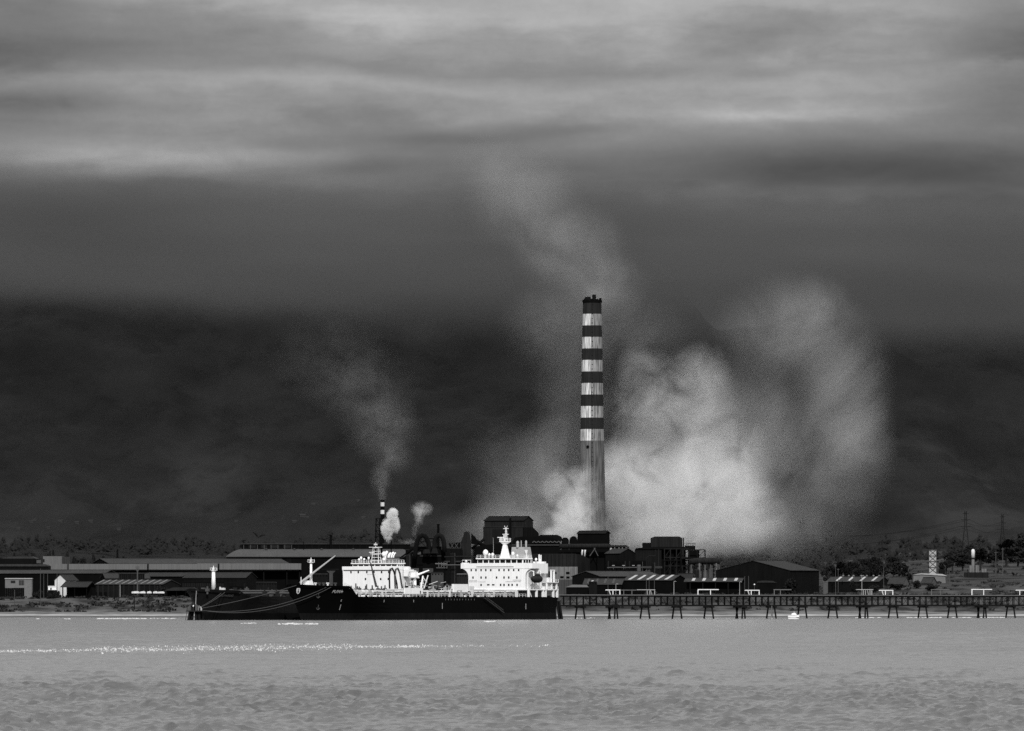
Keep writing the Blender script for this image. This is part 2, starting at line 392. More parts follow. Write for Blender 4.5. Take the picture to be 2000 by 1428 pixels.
def foam_lumps(name, label, pts):
    mb = MB()
    for x, y, w, d, h in pts:
        n = 7; z0 = -.08
        ring = [(x + w * .5 * math.cos(2 * math.pi * k / n) * random.uniform(.7, 1.2), y + d * .5 * math.sin(2 * math.pi * k / n) * random.uniform(.7, 1.2), z0) for k in range(n)]
        top = (x + random.uniform(-.3, .3) * w, y, h)
        mb.add(ring + [top], [(k, (k + 1) % n, n) for k in range(n)])
    return kind(mb.build(name, 'foam'), 'stuff', label)
def Yw(py): return CH * F / (py - HOR)
pts = []
for i in range(8500):
    px = random.uniform(-150, 1080)
    c = 1273 - 8 * min(1, max(0, px / 500)) - 3 * max(0, (px - 500) / 500)
    dn = 1.0 if 180 < px < 690 else max(.10, 1 - (px - 690) / 300) if px > 690 else .55
    if random.random() > dn * (.25 + 1.3 * float(vnoise(np.array(px / 23.0), np.array(3.3)))): continue
    Y = Yw(random.gauss(c, 2.9 if 180 < px < 690 else 1.2))
    w = .06 + .34 * random.random() ** 4
    pts.append((WX(px, Y), Y, w, w * random.uniform(.8, 2), random.uniform(.03, .10 + .4 * w)))
foam_lumps('foam_streak', 'long broken streak of white foam on open water', pts)
pts = []
for (a, b_, py, nn) in ((470, 500, 1217.5, 20), (545, 592, 1219, 60), (596, 620, 1218.5, 40), (945, 968, 1214, 30), (560, 580, 1217.5, 20)):
    for i in range(nn):
        px = random.uniform(a, b_); Y = Yw(random.gauss(py, .5)); pts.append((WX(px, Y), Y, random.uniform(.4, 1.8), 1.2, random.uniform(.05, .2)))
foam_lumps('foam_flecks', 'short white foam flecks in front of the moored tankers', pts)
pts = []
for (a, b_, py, nn) in ((192, 286, 1208.6, 110), (72, 75, 1209, 4), (125, 142, 1209, 8), (290, 345, 1208.4, 20), (1670, 1720, 1206.6, 40), (1770, 1840, 1206.6, 50), (1860, 1900, 1206.4, 25), (1915, 1965, 1206.2, 70), (1120, 1160, 1207.5, 10)):
    for i in range(nn):
        px = random.uniform(a, b_); Y = Yw(random.gauss(py, .25)); pts.append((WX(px, Y), Y, random.uniform(.6, 2.4), 2, random.uniform(.08, .3)))
foam_lumps('beach_surf', 'thin broken line of white surf along the beach', pts)

# ------------------------------------------------------------------ the tall striped chimney
def soot_mat(name, col, streak, var=.2, dark=.25):
    m = mat(name, col, .85, var, .15, 0, spec=.1)
    n = m.node_tree.nodes; l = m.node_tree.links; b = n['Principled BSDF']
    src = b.inputs['Base Color'].links[0].from_socket
    tc = n.new('ShaderNodeTexCoord'); sp = n.new('ShaderNodeSeparateXYZ'); l.new(tc.outputs['Object'], sp.inputs[0])
    at = n.new('ShaderNodeMath'); at.operation = 'ARCTAN2'; l.new(sp.outputs[0], at.inputs[0]); l.new(sp.outputs[1], at.inputs[1])
    cb = n.new('ShaderNodeCombineXYZ'); ml = n.new('ShaderNodeMath'); ml.operation = 'MULTIPLY'; ml.inputs[1].default_value = 9.0; l.new(at.outputs[0], ml.inputs[0]); l.new(ml.outputs[0], cb.inputs[0])
    mz = n.new('ShaderNodeMath'); mz.operation = 'MULTIPLY'; mz.inputs[1].default_value = .07; l.new(sp.outputs[2], mz.inputs[0]); l.new(mz.outputs[0], cb.inputs[1])
    t = n.new('ShaderNodeTexNoise'); t.inputs['Scale'].default_value = 1; t.inputs['Detail'].default_value = 6; t.inputs['Roughness'].default_value = .65; l.new(cb.outputs[0], t.inputs['Vector'])
    r = n.new('ShaderNodeMapRange'); r.inputs[1].default_value = .44; r.inputs[2].default_value = .62; r.inputs[3].default_value = 1; r.inputs[4].default_value = 1 - streak; l.new(t.outputs[0], r.inputs[0])
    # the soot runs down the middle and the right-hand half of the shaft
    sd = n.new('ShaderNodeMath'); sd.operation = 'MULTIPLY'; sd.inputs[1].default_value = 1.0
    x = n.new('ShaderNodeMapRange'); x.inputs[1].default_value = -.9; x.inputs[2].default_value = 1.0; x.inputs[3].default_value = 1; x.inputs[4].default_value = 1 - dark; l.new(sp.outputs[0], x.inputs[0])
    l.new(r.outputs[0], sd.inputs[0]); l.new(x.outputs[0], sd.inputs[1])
    vm = n.new('ShaderNodeMixRGB'); vm.blend_type = 'MULTIPLY'; vm.inputs[0].default_value = 1; l.new(src, vm.inputs[1]); l.new(sd.outputs[0], vm.inputs[2]); l.new(vm.outputs[0], b.inputs['Base Color'])
    return m
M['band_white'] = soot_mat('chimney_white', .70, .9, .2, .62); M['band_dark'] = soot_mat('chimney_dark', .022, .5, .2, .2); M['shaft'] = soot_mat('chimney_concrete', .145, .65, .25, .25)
CY = 4300.0; cs = CY / F
ccx = WX(1156.5, CY); cbase = gz(ccx, CY) - .5
chim = thing('striped_chimney', 'tall chimney with dark and white painted bands and sooty crown', 'chimney', (ccx, CY, cbase))
def crad(py): return (18.0 + (py - 587) * (27.2 - 18.0) / (1060 - 587)) * cs
def cz_(py): return WZ(py, CY) - cbase
def ring(name, y0, y1, m, n=40, dr=0.0):
    mb = MB()
    prof = [(crad(y1) + dr, cz_(y1)), (crad(y0) + dr, cz_(y0))]
    return mb.lathe(prof, n=n).build(name, m, chim, False)
ring('shaft', 861, 1178 + 20, 'shaft')
ys_b = [861, 838.5, 816, 793.5, 771, 748.5, 726, 703.5, 681, 658.5, 636, 613.5, 589]
for i in range(12):
    ring('painted_band', ys_b[i + 1], ys_b[i] - .01, 'band_white' if i % 2 == 0 else 'band_dark')
crown = MB()
for k in range(22):                                   # broken crown
    a0, a1 = 2 * math.pi * k / 22, 2 * math.pi * (k + .92) / 22
    r0, r1 = crad(587) - .5, crad(587) + .35
    h = cz_(589) + random.choice((.2, .5, .8, 1.2, 1.7))
    crown.hexa([(r0 * math.cos(a0), r0 * math.sin(a0), cz_(591)), (r1 * math.cos(a0), r1 * math.sin(a0), cz_(591)), (r1 * math.cos(a1), r1 * math.sin(a1), cz_(591)), (r0 * math.cos(a1), r0 * math.sin(a1), cz_(591)),
                (r0 * math.cos(a0), r0 * math.sin(a0), h), (r1 * math.cos(a0), r1 * math.sin(a0), h), (r1 * math.cos(a1), r1 * math.sin(a1), h), (r0 * math.cos(a1), r0 * math.sin(a1), h)])
crown.build('crown', 'soot', chim)
MB().cyl(((1148.5 - 1156.5) * cs, 0, cz_(592)), ((1148 - 1156.5) * cs, 0, cz_(580)), 1.55, 1.55, 14).build('inner_flue', 'rust2', chim)
MB().cyl(((1160 - 1156.5) * cs, .5, cz_(592)), ((1160.5 - 1156.5) * cs, .5, cz_(575.5)), 1.0, 1.0, 14).build('inner_flue', 'rust2', chim)
lad = MB()
for sx in (-.35, .35):
    lad.tube([(sx, -crad(y) - .35, cz_(y)) for y in range(592, 1060, 20)], .13, 5)
for y in np.arange(595, 1060, 9): lad.box(-.35, .35, -crad(y) - .42, -crad(y) - .25, cz_(y) - .07, cz_(y) + .07)
lad.build('ladder', 'dark', chim)
MB().cyl((-2.3, -crad(874) + .2, cz_(873)), (-2.3, -crad(874) - .12, cz_(873)), .75, .75, 12).build('inspection_port', 'soot', chim)
# ------------------------------------------------------------------ the two tankers
TH = R(60)                                       # how far the bows point toward the viewer
BOW = Vector((-math.cos(TH), -math.sin(TH), 0)); PORT = Vector((math.sin(TH), -math.cos(TH), 0))
class Ship:
    def __init__(s, name, label, bow_px, bowY, L, BM, zd, zf, fore_t, mats, trans=.87):
        s.L, s.B, s.zd, s.zf, s.ft, s.tr = L, BM, zd, zf, fore_t, trans
        bow = Vector((WX(bow_px, bowY), bowY, 0)); s.o = bow - BOW * L
        s.root = thing(name, label, 'ship', s.o)
        # local axes: +x toward the bow, +y to port
        s.root.rotation_euler = (0, 0, math.atan2(BOW.y, BOW.x))
        s.mats = mats
        assert abs((s.world(L, 0) - bow).length) < .01
    def world(s, x, y, z=0):
        return s.o + BOW * x + PORT * y + Vector((0, 0, z))
    def lx(s, px, y):                            # local x of a sight line at local y
        k = (px - 1000) / F; w0 = s.world(0, y)
        return (k * w0.y - w0.x) / (BOW.x - k * BOW.y)
    def z(s, py, x, y): return CH + (HOR - py) / F * s.world(x, y).y
    def at(s, px, py, y):
        x = s.lx(px, y); return Vector((x, y, s.z(py, x, y)))
    def hb(s, t, lev):                           # half breadth; lev 0 = waterline, 1 = deck
        d = s.B / 2; w = s.B / 2
        if t > .80: d *= max(0, 1 - ((t - .80) / .20) ** 2.4)
        if t > .70: w *= max(0, 1 - ((t - .70) / .30) ** 1.9)
        if t < .14: k = (1 - t / .14) ** 2; d *= 1 - (1 - s.tr) * k; w *= 1 - .2 * k
        e = lev ** 1.5
        return w * (1 - e) + d * e
    def hx(s, t, lev):
        return (.6 + t * (s.L - 7.6)) * (1 - lev) + t * s.L * lev
    def dz(s, t):
        a = s.ft; u = min(1, max(0, (t - a) / .028)); return s.zd + (s.zf - s.zd) * u * u * (3 - 2 * u) + max(0, t - .93) * 9
    def pt(s, t, z):
        zd = s.dz(t); lev = min(1, max(0, z / zd)); return Vector((s.hx(t, lev), s.hb(t, lev), z))
    def hull(s, names):
        ts = sorted(set([0, .015, .04, .08, .14, .25, .4, .55, .7, .75, .8, .84, .87, s.ft - .004] + [s.ft + .028 * i / 6 for i in range(7)] + [.945, .955, .965, .975, .983, .99, .995, 1]))
        boot = 2.5
        def strip(zfun, mi_name, mname):
            mb = MB(); rows = []
            for t in ts:
                zs = zfun(t); rows.append([s.pt(t, z) for z in zs])
            nl = len(rows[0])
            for sg in (1, -1):
                vs = [(p.x, p.y * sg, p.z) for r in rows for p in r]
                fs = []
                for i in range(len(ts) - 1):
                    for j in range(nl - 1):
                        a = i * nl + j; fs.append((a, a + 1, a + nl + 1, a + nl) if sg > 0 else (a, a + nl, a + nl + 1, a + 1))
                mb.add(vs, fs)
            r = rows[0]                                # transom
            vs = [(p.x, p.y, p.z) for p in r] + [(p.x, -p.y, p.z) for p in r]
            mb.add(vs, [(j, j + nl, j + nl + 1, j + 1) for j in range(nl - 1)])
            o = mb.build(mi_name, mname, s.root); return o
        h = strip(lambda t: [boot + (s.dz(t) - boot) * f for f in (0, .25, .5, .75, .93, 1)], names[0], s.mats[0])
        strip(lambda t: [-2.5, 0, boot * .5, boot - .003], names[1], s.mats[1])
        dk = MB(); tt = ts
        vs = [(s.pt(t, s.dz(t)).x, sg * (s.pt(t, s.dz(t)).y - .15), s.dz(t) - .9 * (t > s.ft + .02) - .12) for t in tt for sg in (1, -1)]
        dk.add(vs, [(2 * i, 2 * i + 1, 2 * i + 3, 2 * i + 2) for i in range(len(tt) - 1)]); dk.build('deck', 'deck', s.root)
        return h
    def on_hull(s, px, py):                      # place on the port hull where a sight line meets it
        best = None
        for t in np.linspace(.02, .999, 500):
            for _ in range(1):
                zd = s.dz(t); z = 8.0
                for it in range(4):
                    p = s.pt(t, max(.2, min(zd, z))); w = s.world(p.x, p.y); z = CH + (HOR - py) / F * w.y
                q = 1000 + w.x / w.y * F; e = abs(q - px)
                if best is None or e < best[0] - 1e-6: best = (e, t, z)
        e, t, z = best; z = min(z, s.dz(t) - .2)
        p = s.pt(t, z); a = s.pt(min(1, t + .004), z) - s.pt(max(0, t - .004), z); a.normalize()
        up = (s.pt(t, z + .3) - s.pt(t, z - .3)).normalized(); xax = -a; nrm = xax.cross(up).normalized()
        if nrm.y < 0: nrm = -nrm
        up = nrm.cross(xax).normalized()
        return Matrix(((xax.x, up.x, nrm.x, p.x), (xax.y, up.y, nrm.y, p.y), (xax.z, up.z, nrm.z, p.z), (0, 0, 0, 1)))
def text_mesh(name, txt, size, m, shear=0.0, depth=.03):
    c = bpy.data.curves.new(name, 'FONT'); c.body = txt; c.size = size; c.align_x = 'CENTER'; c.align_y = 'CENTER'; c.extrude = depth; c.shear = shear; c.offset = size * .02
    o = bpy.data.objects.new(name, c); COL.objects.link(o); bpy.context.view_layer.update()
    me = bpy.data.meshes.new_from_object(o.evaluated_get(bpy.context.evaluated_depsgraph_get())); bpy.data.objects.remove(o)
    me.materials.clear(); me.materials.append(M[m]); return me
def railing(parent, pts, h=1.0, step=2.0, m='white', r=.06, name='railing'):
    mb = MB(); pts = [Vector(p) for p in pts]
    for a, b in zip(pts, pts[1:]):
        n = max(1, int((b - a).length / step))
        for i in range(n + 1):
            p = a.lerp(b, i / n); mb.box(p.x - r, p.x + r, p.y - r, p.y + r, p.z, p.z + h)
    for k in (.5, 1.0):
        for a, b in zip(pts, pts[1:]): mb.cyl(a + Vector((0, 0, h * k)), b + Vector((0, 0, h * k)), r, r, 4)
    return mb.build(name, m, parent)
def dome(parent, c, r, stem=1.0, m='white', name='radar_dome'):
    mb = MB(); mb.lathe([(r * .45, -stem), (r * .3, 0), (r * .75, .12 * r), (r, .7 * r), (r * .95, 1.2 * r), (r * .7, 1.7 * r), (r * .25, 1.98 * r), (.02, 2.02 * r)], c, 10)
    return mb.build(name, m, parent, True)

def house(s, xf, depth, hw, ww, z0, zs, wheel, rows, m='white'):
    """accommodation block: zs = (wing deck floor, wing bulwark top, wheelhouse top); hw / ww = half width of block / over the bridge wings"""
    r = s.root; zw, zb, zt = zs
    blk = MB().box(xf - depth, xf, -hw, hw, z0, zw).build('accommodation_block', m, r)
    wd = MB(); wd.box(xf - 5.5, xf + .12, -ww, ww, zw + .003, zb); wd.box(xf - depth + .2, xf - 5.5, -hw + .1, hw - .1, zw + .003, zb - .2); wd.build('bridge_wing_deck', m, r)
    for sg in (1, -1):                          # curved wing brackets
        prof = [(sg * (hw + .003), zw)] + [(sg * (hw + (ww - hw) * (1 - math.cos(a))), zw - (3.2) * (1 - math.sin(a))) for a in [math.pi / 2 * k / 6 for k in range(6, -1, -1)]]
        prof = [(sg * hw, zw - .003), (sg * ww, zw - .003)] + [(sg * (hw + (ww - hw) * (1 - math.cos(a)) ** 1.0), zw - .003 - 3.3 * (1 - math.sin(a))) for a in [math.pi / 2 * k / 7 for k in range(6, 0, -1)]] + [(sg * hw, zw - 3.3)]
        MB().prism(prof, xf - .9, xf - .02, 'x').build('wing_bracket', m, r)
    w0, w1, wx = wheel
    wh = MB().box(xf - wx, xf - .8, w0, w1, zb - .1, zt).build('wheelhouse', m, r)
    n = 8; span = w1 - w0
    for i in range(n):
        a = w0 + span * (i + .10) / n; b = w0 + span * (i + .92) / n
        MB().hexa([(xf - .8, a, zb + .15), (xf - .72, a, zb + .15), (xf - .72, b, zb + .15), (xf - .8, b, zb + .15), (xf - .8, a, zt - .25), (xf - .62, a, zt - .25), (xf - .62, b, zt - .25), (xf - .8, b, zt - .25)]).build('bridge_window', 'glass', wh)
    for i in range(3):
        a = xf - wx + .5 + i * (wx - 1.6) / 3
        MB().box(a, a + (wx - 1.6) / 3 - .5, w1, w1 + .06, zb + .15, zt - .25).build('bridge_window', 'glass', wh)
    MB().box(xf - wx - .4, xf - .2, w0 - .4, w1 + .4, zt, zt + .42).build('wheelhouse_roof', m, r)
    railing(r, [(xf - .4, w0, zt + .42), (xf - .4, w1, zt + .42), (xf - wx, w1, zt + .42)], 1.1, 1.6)
    for zz, ys in rows:
        for y in ys:
            MB().box(xf, xf + .07, y - .30, y + .30, zz - .42, zz + .42).build('window', 'glass', blk)
    return blk

# ---- near tanker
A = Ship('tanker', 'black hulled tanker in front, with white bridge at right and letters on its bow', 568, 3060, 175, 31.6, 8.6, 12.6, .862, ('black', 'boot'))
A.hull(('hull', 'boot_topping'))
ar = A.root
mx = A.on_hull(658, 1155.5); link('name_lettering', text_mesh('name_lettering', 'PUMA', 1.7, 'lgrey', .25), ar, mx=mx @ Matrix.Translation((0, 0, .12)))
mx = A.on_hull(583, 1154)
em = MB(); em.prism([(-.6, 1.1), (.6, 1.1), (.75, .3), (.55, -.7), (0, -1.25), (-.55, -.7), (-.75, .3)], 0, .08, 'z'); em.build('bow_emblem', 'white2', ar).matrix_local = mx @ Matrix.Translation((0, 0, .12))
em = MB(); em.prism([(-.25, .7), (.3, .6), (.05, .2), (.35, -.3), (0, -.9), (-.3, -.3), (-.1, .1)], .085, .14, 'z'); em.build('bow_emblem', 'dark', ar).matrix_local = mx @ Matrix.Translation((0, 0, .12))
for px, py in ((665, 1186), (864, 1183.5), (1027, 1184.5), (667, 1173), (750, 1174), (808, 1174)):
    mx = A.on_hull(px, py); hh = 1.1 if py > 1180 else .45
    MB().box(-.14, .14, -hh, hh, .03, .08).build('hull_mark', 'lgrey', ar).matrix_local = mx
for i in range(11):
    mx = A.on_hull(870 + i * 5.6, 1171); MB().box(-.12, .12, -.3, .3, .03, .08).build('scupper', 'grey', ar).matrix_local = mx
for px, py in ((622, 1163), (621, 1186)):            # anchor
    mx = A.on_hull(px, py)
    MB().tube([(0, 1.0, .15), (0, -.8, .25)], .14).tube([(-.7, -.2, .25), (-.4, -.75, .25), (0, -.95, .25), (.4, -.75, .25), (.7, -.2, .25)], .16).build('anchor', 'mgrey', ar).matrix_local = mx
# gangway down the side
g0, g1 = A.on_hull(943, 1168.5).translation, A.on_hull(979, 1196).translation
gw = MB()
for dz_ in (0, .9): gw.tube([g0 + Vector((0, .9, dz_)), g1 + Vector((0, .9, dz_))], .11, 5)
for k in range(15):
    p = g0.lerp(g1, k / 14) + Vector((0, .9, 0)); gw.box(p.x - .35, p.x + .35, p.y - .35, p.y + .35, p.z - .06, p.z + .04); gw.cyl(p, p + Vector((0, 0, .9)), .04, .04, 4)
gw.build('gangway', 'mgrey', ar)
# superstructure
xf = A.lx(970, 0); zA = lambda py: A.z(py, xf, 0)
house_rows = [(zA(1113.5), [-11.3, -9.2, -6.9, -4.8, -2.6, 1.1, 3.3, 5.4, 7.6, 9.8]), (zA(1128), [-10.5, -6.9, -4.8, 0, 3.3, 5.4, 9.0]), (zA(1142.5), [-6.9, 1.8, 3.3, 5.4, 6.9, 9.1])]
blk = house(A, xf, 13, 12.6, 15.9, zA(1151), (zA(1110.5), zA(1100.3), zA(1092)), (-9.0, 11.0, 7.5), house_rows)
for y in (-3.7, -1.5): MB().box(xf, xf + .07, y - .55, y + .55, zA(1143.5), zA(1141)).build('window', 'glass', blk)
MB().box(xf + .12, xf + .2, -8.9, 7.6, zA(1107.7), zA(1106.6)).build('grab_rail', 'mgrey', ar)
for (a, b, py) in ((-12.2, -8.6, 1133.8), (-12.2, -8.6, 1136.3), (-8.0, -5.0, 1136.5), (4.0, 8.0, 1136.2), (7.2, 10.6, 1133.2), (7.8, 10.8, 1136)):     # too small to read
    mb = MB(); y = a
    while y < b: w = random.uniform(.2, .4); mb.box(xf + .003, xf + .04, y, y + w, zA(py) - .17, zA(py) + .17); y += w + random.uniform(.15, .35)
    mb.build('painted_notice', 'lgrey', blk)['kind'] = 'stuff'
# posts and platform under the block
poop = MB().box(1.0, xf + .4, -14.6, 14.6, zA(1151) - .35, zA(1151) - .003).build('poop_deck', 'white', ar)
for x, y in ((xf, -14), (xf, -8), (xf, -2), (xf, 4), (xf, 9), (xf, 14.2), (xf - 6, 14.2), (xf - 11, 14.2), (xf - 13, 14.2), (xf - 19, 14.2), (1.6, 14.2), (1.6, 8), (1.6, 3)):
    MB().box(x - .4, x + .4, y - .35, y + .35, A.zd - .2, zA(1151) - .353).build('deck_post', 'white', ar)
MB().box(4, xf - 3, -10, 11, A.zd - .2, zA(1151) - .36).build('deckhouse', 'grey', ar)
railing(ar, [(1.0, -14, zA(1151)), (1.0, 14.4, zA(1151)), (xf - 1, 14.4, zA(1151))], 1.1, 2.0)
# diagonal stair and side decks on the port side
MB().tube([(xf - 2, 14.3, zA(1166)), (xf + .2, 14.3, zA(1152))], .22).build('side_stair', 'white', ar)
for x0, x1, z0, z1 in ((6.6, 8.8, zA(1151), zA(1138)),):
    MB().box(x0, x1, 11.5, 13.9, z0 + .01, z1).build('side_locker', 'white', ar)
MB().box(xf - 13, xf - 5.6, 12.7, 15.3, zA(1120), zA(1100.6)).build('side_block', 'white', ar)
for x in (3.0, 5.2): MB().box(x - .25, x + .25, 13.4, 13.9, zA(1137), zA(1113)).build('stern_post', 'white', ar)
MB().box(2.6, 5.6, 13.4, 13.9, zA(1114), zA(1112.6)).build('stern_beam', 'white', ar)
MB().box(2, xf - 13.1, -12, 12, zA(1151) + .003, zA(1128)).build('aft_block', 'white', ar)
MB().box(2.2, xf - 13.1, 12.02, 15.2, zA(1138), zA(1137)).build('boat_deck', 'white', ar)
for x in (2.6, 6.5, xf - 13.5): MB().box(x - .25, x + .25, 14.2, 14.8, zA(1151), zA(1138)).build('deck_post', 'white', ar)
railing(ar, [(2.2, 15.1, zA(1137)), (7.5, 15.1, zA(1137))], 1.1, 1.5)
# lifeboat and davits
lb = A.at(1048.5, 1131.5, 15.8); lbt = MB()
nst = 12; L2 = 3.9
for i in range(nst + 1):
    u = -1 + 2 * i / nst; w = max(.05, (1 - abs(u) ** 2.6)) ; 
    for k in range(10):
        a = 2 * math.pi * k / 10; lbt.v.append((lb.x + u * L2, lb.y + math.cos(a) * 1.45 * w ** .6, lb.z + math.sin(a) * 1.45 * w ** .5 + .25 * u * u)); 
for i in range(nst):
    for k in range(10): lbt.f.append((i * 10 + k, i * 10 + (k + 1) % 10, (i + 1) * 10 + (k + 1) % 10, (i + 1) * 10 + k)); lbt.m.append(0)
lbo = lbt.build('lifeboat', 'dark', ar, True)
MB().box(lb.x - 1.6, lb.x + .4, lb.y - .8, lb.y + .8, lb.z + 1.2, lb.z + 1.9).build('canopy', 'dark', lbo)
for dx in (-2.6, 2.6):
    MB().tube([(lb.x + dx, 13.2, zA(1150)), (lb.x + dx, 13.3, lb.z + 2.4), (lb.x + dx, 14.6, lb.z + 3.3), (lb.x + dx, 15.9, lb.z + 3.0), (lb.x + dx, 15.9, lb.z + 1.3)], .26).build('davit', 'white', ar)
# wing end details, stern king posts
for px, y0, py0, py1 in ((1053, 10, 1100, 1083), (1056.5, 10, 1100, 1084)):
    p = A.at(px, py0, y0); MB().cyl((p.x, p.y, p.z - 5), (p.x, p.y, A.z(py1, p.x, p.y)), .3, .25, 8).build('king_post', 'white', ar)
p = A.at(1054, 1100, 12); MB().box(p.x - 2.2, p.x + 2.2, p.y - 1.6, p.y + 1.6, zA(1128) + .003, p.z + .6).build('aft_deckhouse', 'white', ar)
for px, py in ((1047, 1095), (1055, 1097)): dome(ar, A.at(px, py, 12), .5, 1.4)
p = A.at(904, 1098, -15.2); MB().box(xf - 3, xf - .3, -15.7, -14.0, zA(1100.3), zA(1099)).tube([(xf - .5, -15.6, zA(1100)), (xf - .5, -15.6, zA(1094)), (xf - .5, -11.8, zA(1094)), (xf - .5, -11.8, zA(1100))], .1).build('wing_shelter', 'white', ar)
dome(ar, Vector((xf - 1.5, -14.5, zA(1098.5))), .45, .6)
# funnel
fc = A.lx(1018, 0); fz0, fz1 = zA(1100), A.z(1068.5, fc, 0)
fn = MB().hexa([(fc - 4.4, -3.6, fz0 - 4), (fc + 3.2, -3.6, fz0 - 4), (fc + 3.2, 3.6, fz0 - 4), (fc - 4.4, 3.6, fz0 - 4), (fc - 2.4, -2.7, fz1), (fc + 2.6, -2.7, fz1), (fc + 2.6, 2.7, fz1), (fc - 2.4, 2.7, fz1)]).build('funnel', 'funnel', ar)
ex = A.lx(1029, 3.2); zc = zA(1082.5); k = .92 / (fz1 - fz0 + 4); yy = lambda z: 3.6 - (z - fz0 + 4) * k + .04
hg = MB(); 
for (pa, pb, pc, pd) in (((-1.25, 1.75), (1.25, 1.75), (.35, 0), (-.35, 0)), ((-.35, 0), (.35, 0), (1.25, -1.75), (-1.25, -1.75))):
    q = [(ex + a, yy(zc + b), zc + b) for a, b in (pa, pb, pc, pd)]; hg.hexa(q + [(a, b + .06, c) for a, b, c in q])
hg.build('funnel_emblem', 'white', fn)
for px, py, rr in ((1011, 1062, .55), (1018, 1061, .18), (1027.5, 1061, .38)):
    x = A.lx(px, 0); zt = A.z(py, x, 0); MB().cyl((x, 0, fz1 - .2), (x, 0, zt), rr, rr, 10).lathe([(rr, 0), (rr * 1.15, .2), (rr * .9, .8), (.05, 1.1)], (x, 0, zt), 10).build('exhaust_pipe', 'lgrey', fn, False)
# radar mast
mxx = A.lx(986.5, 0); zm = lambda py: A.z(py, mxx, 0)
ms = MB(); ms.hexa([(mxx - 1.2, -1.7, zm(1092)), (mxx + 1.2, -1.7, zm(1092)), (mxx + 1.2, 1.7, zm(1092)), (mxx - 1.2, 1.7, zm(1092)), (mxx - .55, -.6, zm(1064)), (mxx + .55, -.6, zm(1064)), (mxx + .55, .6, zm(1064)), (mxx - .55, .6, zm(1064))])
mast = ms.build('radar_mast', 'white', ar)
MB().box(mxx - 1.2, mxx + 1.2, -1.9, 1.9, zm(1058.5), zm(1057)).hexa([(mxx - .5, -.5, zm(1064)), (mxx + .5, -.5, zm(1064)), (mxx + .5, .5, zm(1064)), (mxx - .5, .5, zm(1064)), (mxx - 1, -1.7, zm(1058.6)), (mxx + 1, -1.7, zm(1058.6)), (mxx + 1, 1.7, zm(1058.6)), (mxx - 1, 1.7, zm(1058.6))]).build('mast_platform', 'white', mast)
railing(mast, [(mxx + 1.1, -1.8, zm(1057)), (mxx + 1.1, 1.8, zm(1057)), (mxx - 1.1, 1.8, zm(1057))], 1.1, .9, r=.07)
up = MB()
for y in (.1, .9): up.cyl((mxx, y, zm(1058)), (mxx, .35 + (y - .35) * .5, zm(1033)), .16, .12, 6)
for py in (1052, 1047, 1043, 1038, 1034): up.box(mxx - .1, mxx + .1, .0, .75, zm(py) - .08, zm(py) + .08)
for y in (-.3, 1.0): up.cyl((mxx, .4, zm(1034)), (mxx, y, zm(1027)), .1, .08, 5)
up.box(mxx - .3, mxx + .3, -.7, 1.4, zm(1033), zm(1032)); up.build('topmast', 'white', mast)
MB().box(mxx + 1.0, mxx + 1.25, -2.7, .2, zm(1050.5), zm(1049)).cyl((mxx + 1.1, -1.2, zm(1057)), (mxx + 1.1, -1.2, zm(1050)), .2, .2, 6).build('radar_scanner', 'white', mast)
MB().box(mxx - .3, mxx - .05, -1.2, 1.4, zm(1044.2), zm(1043)).cyl((mxx - .2, -.6, zm(1057)), (mxx - .2, -.6, zm(1045)), .3, .2, 6).build('radar_scanner', 'white', mast)
for py in (1087, 1082, 1077, 1073, 1068): MB().box(mxx - .4, mxx + .4, -1.9 + (1090 - py) * .04, -1.0 + (1090 - py) * .03, zm(py) - .1, zm(py) + .1).build('lamp_bracket', 'white', mast)
for px, py, rr in ((940.5, 1084, 1.05), (948, 1085.5, .5), (954.5, 1086, .62), (994.5, 1084, .62), (1003, 1087, .4)):
    dome(ar, Vector((xf - 3, A.at(px, py, 0).y + (px - 970) * .226, zA(py))), rr, 1.6)
MB().cyl((xf - 2, .2 - 2.7, zA(1092)), (xf - 2, -2.7, zA(1050)), .05, .03, 4).build('whip_aerial', 'white2', ar)
# forecastle
def foremast(s, px, py_base, py_plat, py_top, m='white', rr=.5, name='foremast'):
    p = s.at(px, py_base, 0); x = p.x; z = lambda py: s.z(py, x, 0)
    o = MB().cyl((x, 0, z(py_base) - 1), (x, 0, z(py_plat)), rr * 1.15, rr * .8, 10).build(name, m, s.root, True)
    MB().lathe([(.4, -.4), (1.05, 0), (1.05, .18)], (x, 0, z(py_plat)), 10).build('mast_platform', m, o)
    railing(o, [(x - .9, -.9, z(py_plat) + .1), (x + .9, -.9, z(py_plat) + .1), (x + .9, .9, z(py_plat) + .1), (x - .9, .9, z(py_plat) + .1)], 1.0, .9, m, .08)
    MB().cyl((x, 0, z(py_plat)), (x, 0, z(py_top)), .22, .1, 6).box(x - .3, x + .3, -.35, .35, z(py_plat) + .2, z(py_plat) + 1.2).build('mast_light', m, o)
    return o
foremast(A, 607.5, 1143, 1099, 1089)
p = A.at(602, 1143, 0); MB().hexa([(p.x - 2, -1.5, p.z - .6), (p.x + 2, -1.5, p.z - .6), (p.x + 2, 1.5, p.z - .6), (p.x - 2, 1.5, p.z - .6), (p.x - 1.2, -1.1, p.z + 1.7), (p.x + 1.4, -1.1, p.z + 1.7), (p.x + 1.4, 1.1, p.z + 1.7), (p.x - 1.2, 1.1, p.z + 1.7)]).build('bosun_store', 'white', ar)
p = A.at(588, 1143, 0); MB().cyl((p.x, 0, p.z - 1), (p.x, 0, A.z(1127, p.x, 0)), .22, .14, 6).build('jackstaff', 'white', ar)
